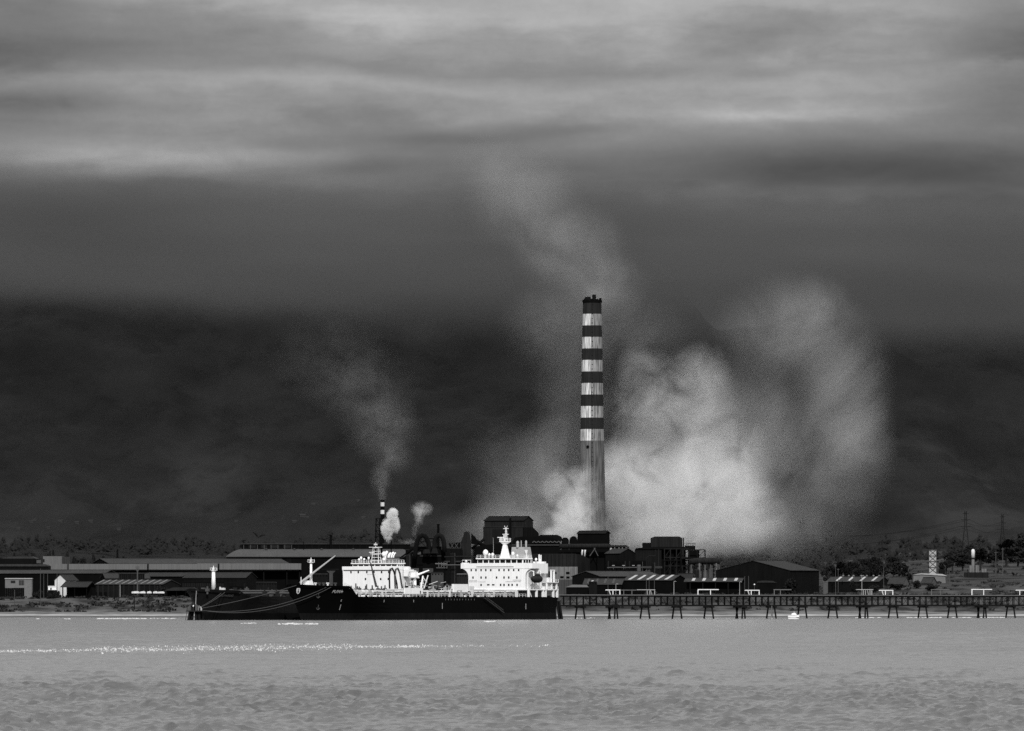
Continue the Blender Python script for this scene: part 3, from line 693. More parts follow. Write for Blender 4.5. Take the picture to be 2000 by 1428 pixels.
c0, c1 = A.at(586, 1139, -1.0), A.at(655, 1085.5, 6.0); c0.z = A.z(1139, c0.x, c0.y); c1.z = A.z(1085.5, c1.x, c1.y)
cr_ = MB().tube([c0, c0.lerp(c1, .5), c1], [.42, .36, .2], 6).build('derrick_boom', 'lgrey', ar)
for dz_ in (.8,): MB().tube([c0 + Vector((0, .8, -.2)), c0.lerp(c1, .48) + Vector((0, .2, .1))], .09, 4).build('boom_stay', 'lgrey', cr_)
fwd = [A.pt(t, A.dz(t)) for t in (.935, .95, .965, .98)]
mb = MB()
for i, px in enumerate((616, 624, 632, 640, 648, 655)):
    p = A.at(px, 1141.5, 5 + i); mb = MB(); mb.cyl((p.x, p.y, p.z - 1.2), (p.x, p.y, p.z + .5), .35, .35, 7).box(p.x - .5, p.x + .5, p.y - .4, p.y + .4, p.z + .3, p.z + .65); mb.build('mooring_bitt', 'mgrey' if i % 3 else 'white', ar)
# cargo deck: pipes, vents, manifold, crane, hoses
railing(ar, [A.pt(t, A.dz(t)) + Vector((0, -.3, 0)) for t in (.16, .3, .45, .6, .75, .84, .9)], 1.15, 2.4, 'white2', .07)
for i, (y, zz, rr, m) in enumerate(((9, 1.0, .38, 'lgrey'), (7.4, 1.9, .34, 'white2'), (5.2, 1.2, .45, 'grey'), (11.2, 1.9, .25, 'white2'), (-3, 2.4, .5, 'lgrey'))):
    MB().tube([(xf + 4, y, A.zd + zz), (A.L * .90, y, A.zd + zz)], rr, 7).build('deck_pipe', m, ar)
for k in range(26):
    x = xf + 6 + k * 4.9; w = random.uniform(.4, 1.2); h = random.uniform(.8, 2.6); y = random.uniform(4, 13)
    mb = MB(); mb.cyl((x, y, A.zd - .2), (x, y, A.zd + h), .18, .18, 6).lathe([(w * .4, 0), (w * .55, .2), (w * .3, .5), (.05, .6)], (x, y, A.zd + h), 8)
    mb.build('deck_vent', random.choice(('white2', 'grey', 'mgrey', 'dark')), ar)
for k in range(15):
    x = xf + 9 + k * 8.3; MB().box(x - .2, x + .2, 3, 14, A.zd + 2.2, A.zd + 2.5).box(x - .2, x + .2, 13.4, 14, A.zd - .2, A.zd + 2.2).box(x - .2, x + .2, 3, 3.6, A.zd - .2, A.zd + 2.2).build('pipe_rack', 'lgrey' if k % 2 else 'white2', ar)
def dbox(name, x0, x1, y0, y1, m, yl, dep=3.0):
    a, b = A.at(x0, y1, yl), A.at(x1, y0, yl); 
    return MB().box(min(a.x, b.x), max(a.x, b.x), yl - dep, yl, a.z, b.z).build(name, m, ar)
man = dbox('manifold_screen', 791, 826, 1148.5, 1160.5, 'white', 14.6, .5)
dbox('screen_door', 820.5, 822.2, 1154, 1161, 'dark', 14.66, .2)
dbox('deck_store', 887, 914, 1141, 1157, 'white', 12.0, 2.5)
dbox('deck_store', 917, 926, 1145, 1160, 'white2', 12.4, 2.0)
dbox('pipe_house', 700, 742, 1152, 1159, 'lgrey', 10, 3)
# midship hose crane
cp = A.at(810, 1150, 4); cz1 = A.z(1121, cp.x, 4)
cr2 = MB().cyl((cp.x, 4, A.zd), (cp.x, 4, cz1 - 1), .75, .6, 10).build('hose_crane_post', 'white', ar, True)
j0, j1 = Vector((cp.x, 4, cz1 - .8)), A.at(838, 1114, 8); 
MB().hexa([(cp.x - 1.4, 2.8, cz1 - 1.6), (cp.x + 1.4, 2.8, cz1 - 1.6), (cp.x + 1.4, 5.2, cz1 - 1.6), (cp.x - 1.4, 5.2, cz1 - 1.6), (cp.x - 1, 3.2, cz1 + .8), (cp.x + 1, 3.2, cz1 + .8), (cp.x + 1, 4.8, cz1 + .8), (cp.x - 1, 4.8, cz1 + .8)]).build('crane_cab', 'white', cr2)
MB().tube([j0, j1], [.5, .25], 6).build('crane_jib', 'white', cr2)
for (a, b, c, d, m) in ((822, 1150, 826, 1125, 'white'), (828, 1150, 836, 1124, 'white2'), (801, 1150, 812, 1128, 'lgrey'), (798, 1116, 812, 1116, 'white'), (800, 1116, 797, 1128, 'lgrey'), (800, 1128, 815, 1128, 'white2'), (833, 1137, 826, 1128, 'white')):
    MB().tube([A.at(a, b, 9), A.at(c, d, 9)], .3 if m == 'white' else .2, 5).build('crane_strut', m, cr2)
# a dark jib with rest, and hanging hoses amidships
MB().tube([A.at(735, 1146, 8), A.at(729, 1122, 8), A.at(724, 1099, 8)], [.45, .35, .2], 6).build('jib', 'mgrey', ar)
for pts_, m, rr in (([(761, 1150), (760.5, 1125), (762, 1112), (766, 1110), (770, 1118), (775, 1140), (776, 1150)], 'dark', .34), ([(772, 1150), (771, 1125), (773, 1112), (777, 1110), (781, 1120), (784, 1140), (786, 1150)], 'mgrey', .34)):
    MB().tube([A.at(a, b, 7) for a, b in pts_], rr, 6).build('cargo_hose', m, ar)
for px, h in ((686, 9), (695, 14), (698, 8), (714, 9), (716, 12), (727, 10), (745, 8), (752, 10), (788, 8), (846, 8), (855, 9), (862, 7), (870, 9), (878, 8), (702, 7), (738, 9)):
    p = A.at(px, 1152, random.uniform(2, 10)); m = random.choice(('dark', 'mgrey', 'dark', 'lgrey'))
    MB().cyl((p.x, p.y, A.zd), (p.x, p.y, p.z + h * .17), .3, .25, 6).box(p.x - .6, p.x + .6, p.y - .5, p.y + .5, p.z - .3, p.z + random.uniform(.2, 1.1)).build('valve_post', m, ar)
for px, py, rr in ((697, 1157, .9), (707, 1157, .9), (716, 1157, .95), (724, 1157, .8)):
    p = A.at(px, py, 12); MB().cyl((p.x - 1.1, p.y, p.z), (p.x + 1.1, p.y, p.z), rr, rr, 10).build('drum', 'white2', ar)

rc = random.Random(21)
for k in range(30):                              # dense fittings between the two white blocks
    px = rc.uniform(786, 896); y = rc.uniform(-4, 11); p = A.at(px, 1152, y); zt = A.z(rc.uniform(1132, 1150), p.x, y)
    mb = MB().cyl((p.x, y, A.zd), (p.x, y, zt), .16, .12, 5)
    if k % 3 == 0: mb.box(p.x - .1, p.x + .1, y - 1.6, y + 1.6, zt - .2, zt)
    elif k % 3 == 1: mb.box(p.x - .5, p.x + .5, y - .5, y + .5, zt - .7, zt)
    mb.build('deck_fitting', rc.choice(('white2', 'lgrey', 'mgrey', 'dark', 'dark')), ar)
for k in range(9):
    px = rc.uniform(790, 880); a_, b_ = A.at(px, rc.uniform(1138, 1149), 6), A.at(px + rc.uniform(8, 24), rc.uniform(1132, 1149), 6)
    MB().tube([a_, b_], .14, 5).build('deck_pipe', rc.choice(('white2', 'lgrey', 'mgrey')), ar)
# ---- far tanker, moored alongside behind it
Bs = Ship('tanker', 'charcoal hulled tanker moored behind the black one, its bow farthest left', 371, 3066, 160, 27.6, 8.7, 11.0, .872, ('hull2', 'boot2'))
Bs.hull(('hull', 'boot_topping')); br = Bs.root
mx = Bs.on_hull(441, 1163.5); link('name_lettering', text_mesh('name_lettering', 'LEOPARDO', 1.2, 'mgrey', .1), br, mx=mx @ Matrix.Translation((0, 0, .12)))
foremast(Bs, 417, 1146, 1115, 1105, rr=.75)
xb = Bs.lx(727, 0); zB = lambda py: Bs.z(py, xb, 0)
rowsB = [(zB(1117.5), [-9.5, -6.2, -2.4, .8, 4.2, 7.4]), (zB(1131), [-3, 3.8, 7.2])]
blkB = house(Bs, xb, 7.2, 13.1, 13.4, Bs.zd - .1, (zB(1113), zB(1106.5), zB(1101.5)), (-9.3, 10.6, 6), [(rowsB[0][0], rowsB[0][1]), (rowsB[1][0], rowsB[1][1])])
MB().box(xb + .12, xb + .2, -12.8, 8.8, zB(1114.6), zB(1113.4)).build('grab_rail', 'mgrey', br)
mb = MB(); y = -2.2
while y < 1.4: mb.box(xb + .003, xb + .04, y, y + .28, zB(1122.8), zB(1121.4)); y += random.uniform(.45, .8)
mb.build('painted_notice', 'lgrey', blkB)['kind'] = 'stuff'
for px, py, rr in ((742.5, 1087, .95), (697, 1092, .5), (703, 1094, .4), (712, 1092, .45), (693, 1095, .45), (742, 1095, .6)):
    dome(br, Vector((xb - 3, (px - 727) * .226, zB(py))), rr, 1.4)
mB = Bs.lx(735, 0); zm2 = lambda py: Bs.z(py, mB, 0); mb = MB()
for sx, sy in ((-1, -1.6), (1, -1.6), (1, 1.6), (-1, 1.6)): mb.cyl((mB + sx, sy, zm2(1101)), (mB + sx * .5, sy * .7, zm2(1069)), .16, .12, 6)
for py in (1095, 1089, 1083, 1077, 1070):
    k = 1 - .45 * (1101 - py) / 32; mb.box(mB - k, mB + k, -1.6 * k, 1.6 * k, zm2(py) - .1, zm2(py) + .1)
mastB = mb.build('radar_mast', 'white2', br)
MB().box(mB - .8, mB + .8, -2.3, 2.3, zm2(1082.5), zm2(1081)).box(mB - .4, mB + .4, -3, 2.4, zm2(1069.6), zm2(1068.4)).build('mast_platform', 'white2', mastB)
MB().cyl((mB, -.3, zm2(1069)), (mB, -.3, zm2(1059.5)), .2, .12, 6).box(mB - .5, mB + .5, -.8, .2, zm2(1065), zm2(1062)).build('topmast', 'white2', mastB)
MB().box(mB + .6, mB + .8, -2.8, -.4, zm2(1079.5), zm2(1078.2)).build('radar_scanner', 'white', mastB)
fB = Bs.lx(762, 0); zf0 = zB(1106); fnB = MB().box(fB - 2.6, fB + 2.6, -2.6, 2.6, zf0 - 4, zB(1089)).build('funnel', 'grey', br)
for px, py0, py1, rr in ((752, 1087, 1078, .55), (759, 1087, 1081, .5), (764.5, 1086, 1079.5, .42), (768.5, 1086, 1080, .3)):
    p = Bs.at(px, py0, 0); q = Bs.at(px + 4, py1, 0); MB().tube([(p.x, 0, p.z - 1.5), (p.x, 0, p.z), (p.x * .5 + q.x * .5, 0, p.z * .3 + q.z * .7), (q.x, 0, q.z)], rr, 8).build('exhaust_pipe', 'white', fnB, True)
MB().box(xb - 5, xb - 1, 13.4, 15.6, zB(1126), zB(1112.5)).build('wing_end_house', 'white', br)
for px in (385, 397, 405, 412, 424, 430, 436, 452, 459, 470, 482):
    p = Bs.at(px, 1150, random.uniform(-2, 5)); MB().cyl((p.x, p.y, p.z - 2.0), (p.x, p.y, p.z + random.uniform(-.2, .9)), .4, .35, 7).box(p.x - .6, p.x + .6, p.y - .6, p.y + .6, p.z - 1, p.z + random.uniform(-.3, .5)).build('deck_winch', random.choice(('dark', 'dark', 'mgrey')) if px not in (430, 436) else 'white2', br)
for px in (494, 503, 509, 517, 524, 531, 540, 552, 561):
    p = Bs.at(px, 1158, random.uniform(4, 11)); h = random.uniform(.4, 2.6); MB().cyl((p.x, p.y, Bs.zd - .3), (p.x, p.y, p.z + h), .35, .3, 7).box(p.x - .8, p.x + .8, p.y - .7, p.y + .7, Bs.zd - .2, p.z + h * .5).build('valve_post', random.choice(('dark', 'mgrey', 'dark', 'dark')), br)
for y, zz in ((10, 1.2), (7, 2.0)): MB().tube([(xb + 4, y, Bs.zd + zz), (Bs.L * .88, y, Bs.zd + zz)], .4, 6).build('deck_pipe', 'mgrey', br)
for i, (px, py) in enumerate(((424, 1176), (428, 1179))):
    mx = Bs.on_hull(px, py); MB().tube([(0, 1.0, .15), (0, -.8, .25)], .16).tube([(-.7, -.2, .25), (0, -.95, .25), (.7, -.2, .25)], .18).build('anchor', 'dark', br).matrix_local = mx

# ---- mooring dolphin off the bows and the mooring lines
DY = 3052.0; ds = DY / F
dol = thing('mooring_dolphin', 'dark piled mooring dolphin off the bows at far left of the ships', 'mooring platform', (WX(381, DY), DY, 0))
dx_ = lambda px: (px - 381) * ds
dz2 = lambda py: WZ(py, DY)
MB().box(dx_(364), dx_(397), -4, 4, dz2(1194.5), dz2(1192.5)).build('platform', 'dark', dol)
for px, dx0, yy in ((372, -3, -2.5), (377, -1.5, -1.5), (383, .5, -2.5), (388, 1.5, -2.5), (393, 2.5, 0), (375, -2, 3), (386, 1, 3)):
    MB().cyl((dx_(px) + dx0 * .4, yy, -3), (dx_(px), yy * .8, dz2(1194)), .5, .5, 8).build('pile', 'pier', dol)
for sx, px in ((0, 367.5), (1, 371)): MB().cyl((dx_(px) - 1, -3.8, -1), (dx_(px), -3.8, dz2(1186)), .14, .14, 5).build('ladder_rail', 'mgrey', dol)
railing(dol, [(dx_(366), 3.8, dz2(1192.5)), (dx_(366), -3.8, dz2(1192.5)), (dx_(374), -3.8, dz2(1192.5))], 1.2, 1.4, 'mgrey', .07)
for px, h, w, m in ((372, 8, 1.5, 'mgrey'), (377, 12, 1.7, 'dark'), (383, 10, 1.5, 'mgrey'), (389, 7, 1.1, 'concrete'), (392, 5, 1.0, 'lgrey')):
    MB().box(dx_(px) - w * .5, dx_(px) + w * .5, -1.5, 1.5, dz2(1192.5), dz2(1192.5 - h)).cyl((dx_(px), -1, dz2(1192.5 - h)), (dx_(px), -1, dz2(1192.5 - h) + .5), w * .35, w * .25, 8).build('mooring_hook', m, dol)
MB().cyl((dx_(382), 0, dz2(1182)), (dx_(383.5), 0, dz2(1154)), .14, .08, 5).build('light_post', 'lgrey', dol)
MB().lathe([(.1, -.3), (.3, 0), (.1, .4)], (dx_(378), -1.8, dz2(1184)), 8).build('lamp', 'white', dol)
def moor(label, a, b, sag, r=.10):
    a, b = Vector(a), Vector(b); pts = [a.lerp(b, t) - Vector((0, 0, sag * 4 * t * (1 - t))) for t in [i / 16 for i in range(17)]]
    o = tag(MB().tube(pts, r, 5).build('mooring_line', 'rope'), label, 'rope', 'mooring lines to the dolphin'); return o
hook = lambda px, py: P(px, py, DY - 1)
moor('taut mooring line from dolphin up to tip of the black bow', hook(392, 1188.5), A.world(*A.pt(.992, A.dz(.992) - .4)), .6)
t1 = A.on_hull(636, 1147.5).translation; t2 = A.on_hull(646, 1147).translation
moor('upper of the two long sagging lines to the black bow', hook(389, 1192), A.world(*(t1 + Vector((0, .3, 0)))), 3.4)
moor('lower of the two long sagging lines to the black bow', hook(397, 1192.5), A.world(*(t2 + Vector((0, .3, 0)))), 4.0)
for (px, py), lb_ in (((432, 1158), 'left of the two short lines up to the charcoal bow'), ((439, 1157), 'right of the two short lines up to the charcoal bow')):
    moor(lb_, hook(390, 1186 + (px - 432) * .2), Bs.world(*(Bs.on_hull(px, py).translation + Vector((0, .2, 0)))), .4)
# ------------------------------------------------------------------ pier
PA = Vector((WX(1088, 3255), 3255, 0)); PB = Vector((WX(2010, 3492), 3492, 0)); pdir = (PB - PA).normalized(); plen = (PB - PA).length
pnor = Vector((-pdir.y, pdir.x, 0))                # pointing away from the viewer
pang = math.atan2(pdir.y, pdir.x)
pier = thing('pier', 'long dark trestle pier on splayed piles reaching from the tankers to shore', 'pier', PA, pang)
def s_at(px):                                       # distance along the pier for a picture column
    k = (px - 1000) / F; return (k * PA.y - PA.x) / (pdir.x - k * pdir.y)
PW = 3.7; ZD = 9.55; ZT, ZBm = 8.95, 5.25
S0, S1 = s_at(1083), plen + 95
MB().box(S0, S1, -.5, PW + .5, ZD - .25, ZD).build('deck', 'pierdeck', pier)
MB().box(S0, S1, -.62, -.5, ZD - .3, ZD + .05).build('kerb_beam', 'grey', pier)
for y in (0, PW):
    MB().box(S0, S1, y - .22, y + .22, ZT - .28, ZT + .3).build('top_chord', 'pier', pier)
    MB().box(S0, S1, y - .24, y + .24, ZBm - .3, ZBm + .3).build('bottom_chord', 'pier', pier)
bays = [(1140, 0), (1201.5, 1), (1264.5, 0), (1327, 0), (1389, 0), (1449, 1), (1509.5, 0), (1569.5, 0), (1629, 0), (1689, 1), (1748, 0), (1806, 0), (1864.5, 0), (1921, 1), (1980.5, 0), (2038, 0), (2095, 0)]
step = (s_at(1980.5) - s_at(1140)) / 14; sb0 = s_at(1140); pstep = step / 5
post_m = MB().box(-.15, .15, -.12, .12, 0, ZT - ZBm - .58).mesh('truss_post', 'pier')
dg = MB(); dg.cyl((0, 0, 0), (pstep - .3, 0, ZT - ZBm - .6), .085, .085, 5); diag_m = dg.mesh('truss_diagonal', 'pier')
dg = MB(); dg.cyl((pstep - .3, 0, 0), (0, 0, ZT - ZBm - .6), .085, .085, 5); diag2_m = dg.mesh('truss_diagonal', 'pier')
i = -4; npan = 0
while True:
    x = sb0 + i * pstep
    if x > S1 - 1: break
    for y in (0, PW):
        link('truss_post', post_m, pier, (x, y, ZBm + .3))
        if y == 0: link('truss_diagonal', diag_m if i % 2 else diag2_m, pier, (x + .15, y, ZBm + .3))
    if i % 5 in (1, 3): link('truss_diagonal', diag2_m if i % 2 else diag_m, pier, (x + .15, 0.02, ZBm + .3))
    i += 1
for k in range(17):
    x = sb0 + k * step; dbl = k in (1, 5, 9, 13)
    MB().box(x - (1.6 if dbl else .6), x + (1.6 if dbl else .6), -.6, PW + .6, ZBm - .9, ZBm - .32).build('cap_beam', 'pier', pier)
    for (xt, xb, sp) in (((-.5, -2.2, .9), (.5, .9, .5)) if dbl else ((0, 0, 1.35),)):
        for y, sg in ((.2, -1), (PW - .2, 1)):
            MB().cyl((x + (xb if not (dbl and sg > 0) else -xb), y + sg * sp, -3), (x + xt, y, ZBm - .85), .35, .35, 7).build('pile', 'pier', pier)
# pile cluster at the pier head, beside the stern
hd = thing('pier_head_dolphin', 'cluster of dark raked piles beside the stern of the black tanker', 'mooring dolphin', P(1086, 1209, 3236) * 1.0)
hs = 3236 / F; hz = hd.location.z; 
hd.location.z = 0
MB().box(-2.4, 1.6, -1.5, 3, 7.0, 9.3).build('cap', 'conc2', hd)
for a, b, y in ((-2, -2.2, -1), (-.8, .2, -1), (.3, 1.6, -1), (1.2, 2.9, -1), (-1.2, -.8, 2.5), (.9, 2.2, 2.5)):
    MB().cyl((b, y, -3), (a, y, 7.2), .42, .42, 7).build('pile', 'pier', hd)
# white pipe expansion loops on the deck
def loop(label, xs, ytop, legs, m='white', r=.2, yoff=1.0):
    s0 = s_at(xs[0]); w = pier.matrix_basis
    base = PA + pdir * s0; o = thing('pipe_loop', label, 'pipe', (base.x, base.y, ZD), pang, 'pipe loops along the pier deck')
    fz = WZ(ytop, base.y) - ZD; ss_ = lambda px: s_at(px) - s0
    MB().tube([(0, yoff, fz), (ss_(xs[1]), yoff, fz)], r, 6).build('top_pipe', m, o)
    for lx, kind_ in legs:
        x = ss_(lx)
        if kind_ == 'bend': MB().tube([(x - .6, yoff, fz), (x - .15, yoff, fz - .12), (x, yoff, fz - .5), (x, yoff, .02)], r, 6).build('leg', m, o)
        elif kind_ == 'bendl': MB().tube([(x + .6, yoff, fz), (x + .15, yoff, fz - .12), (x, yoff, fz - .5), (x, yoff, .02)], r, 6).build('leg', m, o)
        elif kind_ == 'slant': MB().tube([(x - .9, yoff, fz - .1), (x, yoff, .02)], r * .9, 6).build('leg', m, o)
        else: MB().cyl((x, yoff, .0), (x, yoff, fz - .1), r * .9, r * .9, 6).build('leg', m, o)
loop('white pipe loop on pier, nearest to the tanker', (1187, 1215), 1152.6, [(1196, 'slant'), (1201, 'up'), (1214.5, 'bend')])
loop('grey double pipe loop on pier, second from the tanker', (1248, 1283), 1152.2, [(1268, 'up'), (1273, 'up'), (1277, 'slant'), (1282.5, 'bend')], 'lgrey', .17)
loop('wide white pipe loop on pier with two legs, third from the tanker', (1367, 1407), 1151.8, [(1367, 'bendl'), (1391.5, 'up')])
loop('white pipe loop on pier near the small white boat', (1459, 1487), 1153.2, [(1467, 'slant'), (1471, 'up'), (1486.5, 'bend')])
loop('dull grey pipe rest on pier right above the small white boat', (1515, 1549), 1152.0, [(1516, 'up'), (1528, 'up')], 'grey', .2)
loop('grey pipe loop with many legs on pier below the rooflit shed', (1676, 1709), 1151.8, [(1690, 'up'), (1694, 'up'), (1700, 'slant'), (1703, 'up'), (1706.5, 'bend')], 'lgrey', .17)
loop('white pipe loop on pier, left of the braced white tower', (1721, 1748), 1153.3, [(1729, 'slant'), (1733, 'up'), (1747.5, 'bend')])
loop('faint grey pipe run on pier below the braced white tower', (1822, 1858), 1151.8, [(1823, 'bendl'), (1840, 'up')], 'grey', .15)
loop('wide white pipe loop on pier below the white beacon tower', (1901, 1941), 1151.5, [(1902, 'bendl'), (1925, 'up')])
loop('white pipe loop on pier cut by the right picture edge', (1988, 2015), 1153, [(1995.5, 'up'), (2014, 'bend')])
for lab, (a, b, yy) in (('long low grey pipe on pier between first two pipe loops', (1216, 1246, 1152.8)),):
    loop(lab, (a, b), yy, [(1222, 'up'), (1238, 'up')], 'grey', .16)
# thin lamp posts on the pier
for lab, px, yt in (('thin lamp post on pier between second and third pipe loops', 1316.5, 1136), ('thin lamp post on pier left of the big dark barn', 1445, 1137), ('thin lamp post on pier at right of the rooflit shed', 1684, 1125), ('short lamp post on pier right of the first pipe loop', 1203, 1141)):
    b = PA + pdir * s_at(px); o = thing('lamp_post', lab, 'lamp post', (b.x, b.y + 3, ZD), 0, 'lamp posts on the pier')
    h = WZ(yt, b.y) - ZD; MB().cyl((0, 0, -.25), (0, 0, h), .11, .07, 6).build('post', 'lgrey', o); MB().tube([(0, 0, h), (.5, 0, h + .15), (.9, 0, h)], .08, 5).build('lamp_arm', 'lgrey', o)

# small white boat and a pale marker under the pier
BY = 3255.0; bs_ = BY / F
bt = thing('motor_boat', 'small white motor boat lying under the pier', 'boat', (WX(1550, BY), BY, 0), R(4)); bt.scale = (1, 1, 1.75)
n = 12; hb = MB(); L2 = 2.3
for i in range(n + 1):
    u = -1 + 2 * i / n; w = (1 - max(0, u) ** 2.2) * (1 - .15 * max(0, -u)); zt = .75 + .25 * max(0, u) ** 2
    hb.v += [(u * L2, -.85 * w - .01, zt), (u * L2 * .93, -.6 * w - .01, .0), (u * L2 * .9, 0, -.25), (u * L2 * .93, .6 * w + .01, .0), (u * L2, .85 * w + .01, zt)]
for i in range(n):
    for k in range(5): hb.f.append((i * 5 + k, i * 5 + (k + 1) % 5, (i + 1) * 5 + (k + 1) % 5, (i + 1) * 5 + k)); hb.m.append(0)
hb.f += [(0, 1, 2, 3, 4), tuple(n * 5 + k for k in range(5))]; hb.m += [0, 0]
hb.build('hull', 'white', bt)
MB().box(-2.25, 2.1, -.88, .88, .42, .52).build('rubbing_strake', 'white2', bt)
MB().hexa([(-.9, -.6, .9), (1.2, -.6, .9), (1.2, .6, .9), (-.9, .6, .9), (-.7, -.5, 1.25), (.6, -.5, 1.35), (.6, .5, 1.35), (-.7, .5, 1.25)]).build('cabin', 'white', bt)
MB().cyl((.2, 0, 1.25), (.2, 0, 1.75), .07, .04, 5).build('mast', 'white', bt)
mk = thing('channel_marker', 'pale tapering marker post standing in the water left of the small boat', 'marker', (WX(1507.5, 3300), 3300, 0))
MB().lathe([(.42, -1.5), (.38, .1), (.2, 3.2), (.14, 5.2)], n=8).build('post', 'concrete', mk); MB().lathe([(.5, 0), (.55, .35), (.3, .5)], (0, 0, -.1), 10).build('float_collar', 'lgrey', mk)
# ------------------------------------------------------------------ buildings of the plant and the shore
class Bld:
    """a building placed from where it stands: Y is its distance, picture columns and rows give its real width and height at that distance"""
    def __init__(s, name, label, cat, px, Y, group=None):
        s.Y = Y; s.s = Y / F; s.px = px; s.x0 = WX(px, Y); s.g = gz(s.x0, Y) - 1.0
        s.root = thing(name, label, cat, (s.x0, Y, s.g), 0, group)
    def X(s, px): return (px - s.px) * s.s
    def Z(s, py): return (0.0 if py is None else WZ(py, s.Y) - s.g)
    def box(s, name, x0, x1, yt, yb, m, d0=0, d1=10, parent=None):
        return MB().box(s.X(x0), s.X(x1), d0, d1, s.Z(yb), s.Z(yt)).build(name, m, parent or s.root)
    def prof(s, name, pts, m, d0=0, d1=10, parent=None):
        return MB().prism([(s.X(a), s.Z(b)) for a, b in pts], d0, d1, 'y').build(name, m, parent or s.root)
    def tube(s, name, pts, r, m, d=0, n=8, parent=None):
        return MB().tube([(s.X(a), d, s.Z(b)) for a, b in pts], r, n).build(name, m, parent or s.root, n > 7)
    def post(s, name, px, yt, yb, r, m, d=0, n=8, parent=None):
        return MB().cyl((s.X(px), d, s.Z(yb)), (s.X(px), d, s.Z(yt)), r, r, n).build(name, m, parent or s.root)
    def frame(s, name, x0, x1, yt, yb, nx, ny, m, d0=0, d1=6, r=.16, brace=True):
        xs = [s.X(x0) + (s.X(x1) - s.X(x0)) * i / nx for i in range(nx + 1)]; zs = [s.Z(yb) + (s.Z(yt) - s.Z(yb)) * i / ny for i in range(ny + 1)]
        for d in (d0, d1):
            for x in xs: MB().box(x - r, x + r, d - r, d + r, zs[0], zs[-1]).build('column', m, s.root)
            for z in zs[1:]: MB().box(xs[0], xs[-1], d - r * .8, d + r * .8, z - r, z + r * .9).build('beam', m, s.root)
        if brace:
            for i in range(nx):
                for j in range(ny):
                    a, b = (xs[i], zs[j]), (xs[i + 1], zs[j + 1])
                    if (i + j) % 2: a, b = (xs[i], zs[j + 1]), (xs[i + 1], zs[j])
                    if (i * 3 + j) % 2 == 0: MB().cyl((a[0], d0, a[1]), (b[0], d0, b[1]), r * .7, r * .7, 5).build('brace', m, s.root)
def shed(name, label, x0, x1, x2, ye, yr, Y, wall='rust', roof='roof', phi=28, mirror=False, lights=(), lw=.9, piers=0, cat='shed', doors=(), openw=False, group=None, lm='sky_l', pm='rust3'):
    """gabled shed: the long side from column x0 to x1, its gable end from x1 to x2 (mirror: gable on the left, long side on the right)"""
    s_ = Y / F; ph = R(phi); sg = -1 if mirror else 1
    L = abs(x1 - x0) * s_ / math.cos(ph); W = abs(x2 - x1) * s_ / math.sin(ph)
    cx, cy_ = WX(x1, Y), Y
    g = gz(cx, cy_) - 1.5
    o = thing(name, label, cat, (cx, cy_, g), (-ph if not mirror else ph), group)
    ze, zr = WZ(ye, Y) - g, WZ(yr, Y) - g
    X = lambda u: -sg * u                       # u: metres from the near corner along the long side
    # walls: pentagon section swept along the long side
    prof = [(0, 0), (W, 0), (W, ze), (W / 2, zr - .15), (0, ze)]
    if openw:
        for i in range(int(L / 6) + 1):
            for y in (.3, W - .3): MB().box(X(i * 6 + .3) - .2, X(i * 6 + .3) + .2, y - .2, y + .2, 0, ze).build('post', wall, o)
        MB().box(min(X(0), X(L)), max(X(0), X(L)), W * .55, W * .6, 0, ze).build('back_wall', 'soot', o)
    else: MB().prism(prof, X(0), X(L), 'x').build('wall', wall, o)
    ov = .5; k = (zr - ze) / (W / 2); zo = ze - ov * k
    th = .22
    rf = []
    for side in (0, 1):
        a, b = (-ov, zo + .05), (W / 2, zr + .05)
        q = [a, b, (b[0], b[1] + th), (a[0], a[1] + th)]
        if side: q = [(W - y, z) for y, z in q]
        rf.append(MB().prism(q, X(-.4), X(L + .4), 'x').build('roof', roof, o))
    MB().box(min(X(-.45), X(L + .45)), max(X(-.45), X(L + .45)), W / 2 - .35, W / 2 + .35, zr + .15, zr + .36).build('ridge_cap', roof, o)
    for u in lights:                              # sloping rooflight strips
        u0 = u * L; w = lw
        p = []
        for (yy, f) in ((.2, .08), (W / 2 - .3, .88)):
            p.append((yy, ze + yy * k + .05 + th))
        q = [(X(u0), p[0][0], p[0][1] + .02), (X(u0 + w), p[0][0], p[0][1] + .02), (X(u0 + w), p[1][0], p[1][1] + .02), (X(u0), p[1][0], p[1][1] + .02)]
        MB().hexa(q + [(a, b, c + .1) for a, b, c in q]).build('rooflight', lm, rf[0])
    for i in range(piers):
        u = (i + .5) / piers * L; MB().box(X(u) - .35, X(u) + .35, -.25, -.003, 0, ze - .2).build('pilaster', pm, o)
    for u, w, h, m in doors:
        MB().box(X(u * L) - w / 2, X(u * L) + w / 2, -.12, -.003, .5, h + 1.5).build('door', m, o)
    return o

# ---- left shore
b = Bld('warehouse', 'flat dark warehouse with pale roof edge at far left, topmost row', 'warehouse', 40, 4150)
b.box('wall', -60, 70, 1091, None, 'rust', 0, 30); b.prof('roof', [(-60, 1091), (5, 1091), (22, 1087), (62, 1087), (70, 1091)], 'roof2', 0, 30); b.box('vent_house', 72, 80, 1094, 1100, 'mgrey', -3, 2)
b = Bld('factory_block', 'grey clad box building above the long pale wall at far left', 'building', 102, 4120)
b.box('wall', 84, 121, 1086.5, None, 'pale', 0, 18); b.box('side_wing', 121, 136, 1087.5, None, 'roof2', 1, 18); b.box('door', 84.4, 87, 1092, 1098, 'soot', -.2, 0)
shed('warehouse', 'wide dark gabled warehouse behind the long pale wall', 560, 213, 176, 1101, 1091.5, 4180, 'rust', 'roof2', 30, True, cat='warehouse')
b = Bld('conveyor_gallery', 'long pale clad conveyor gallery running behind the sheds at left', 'conveyor', 340, 4080)
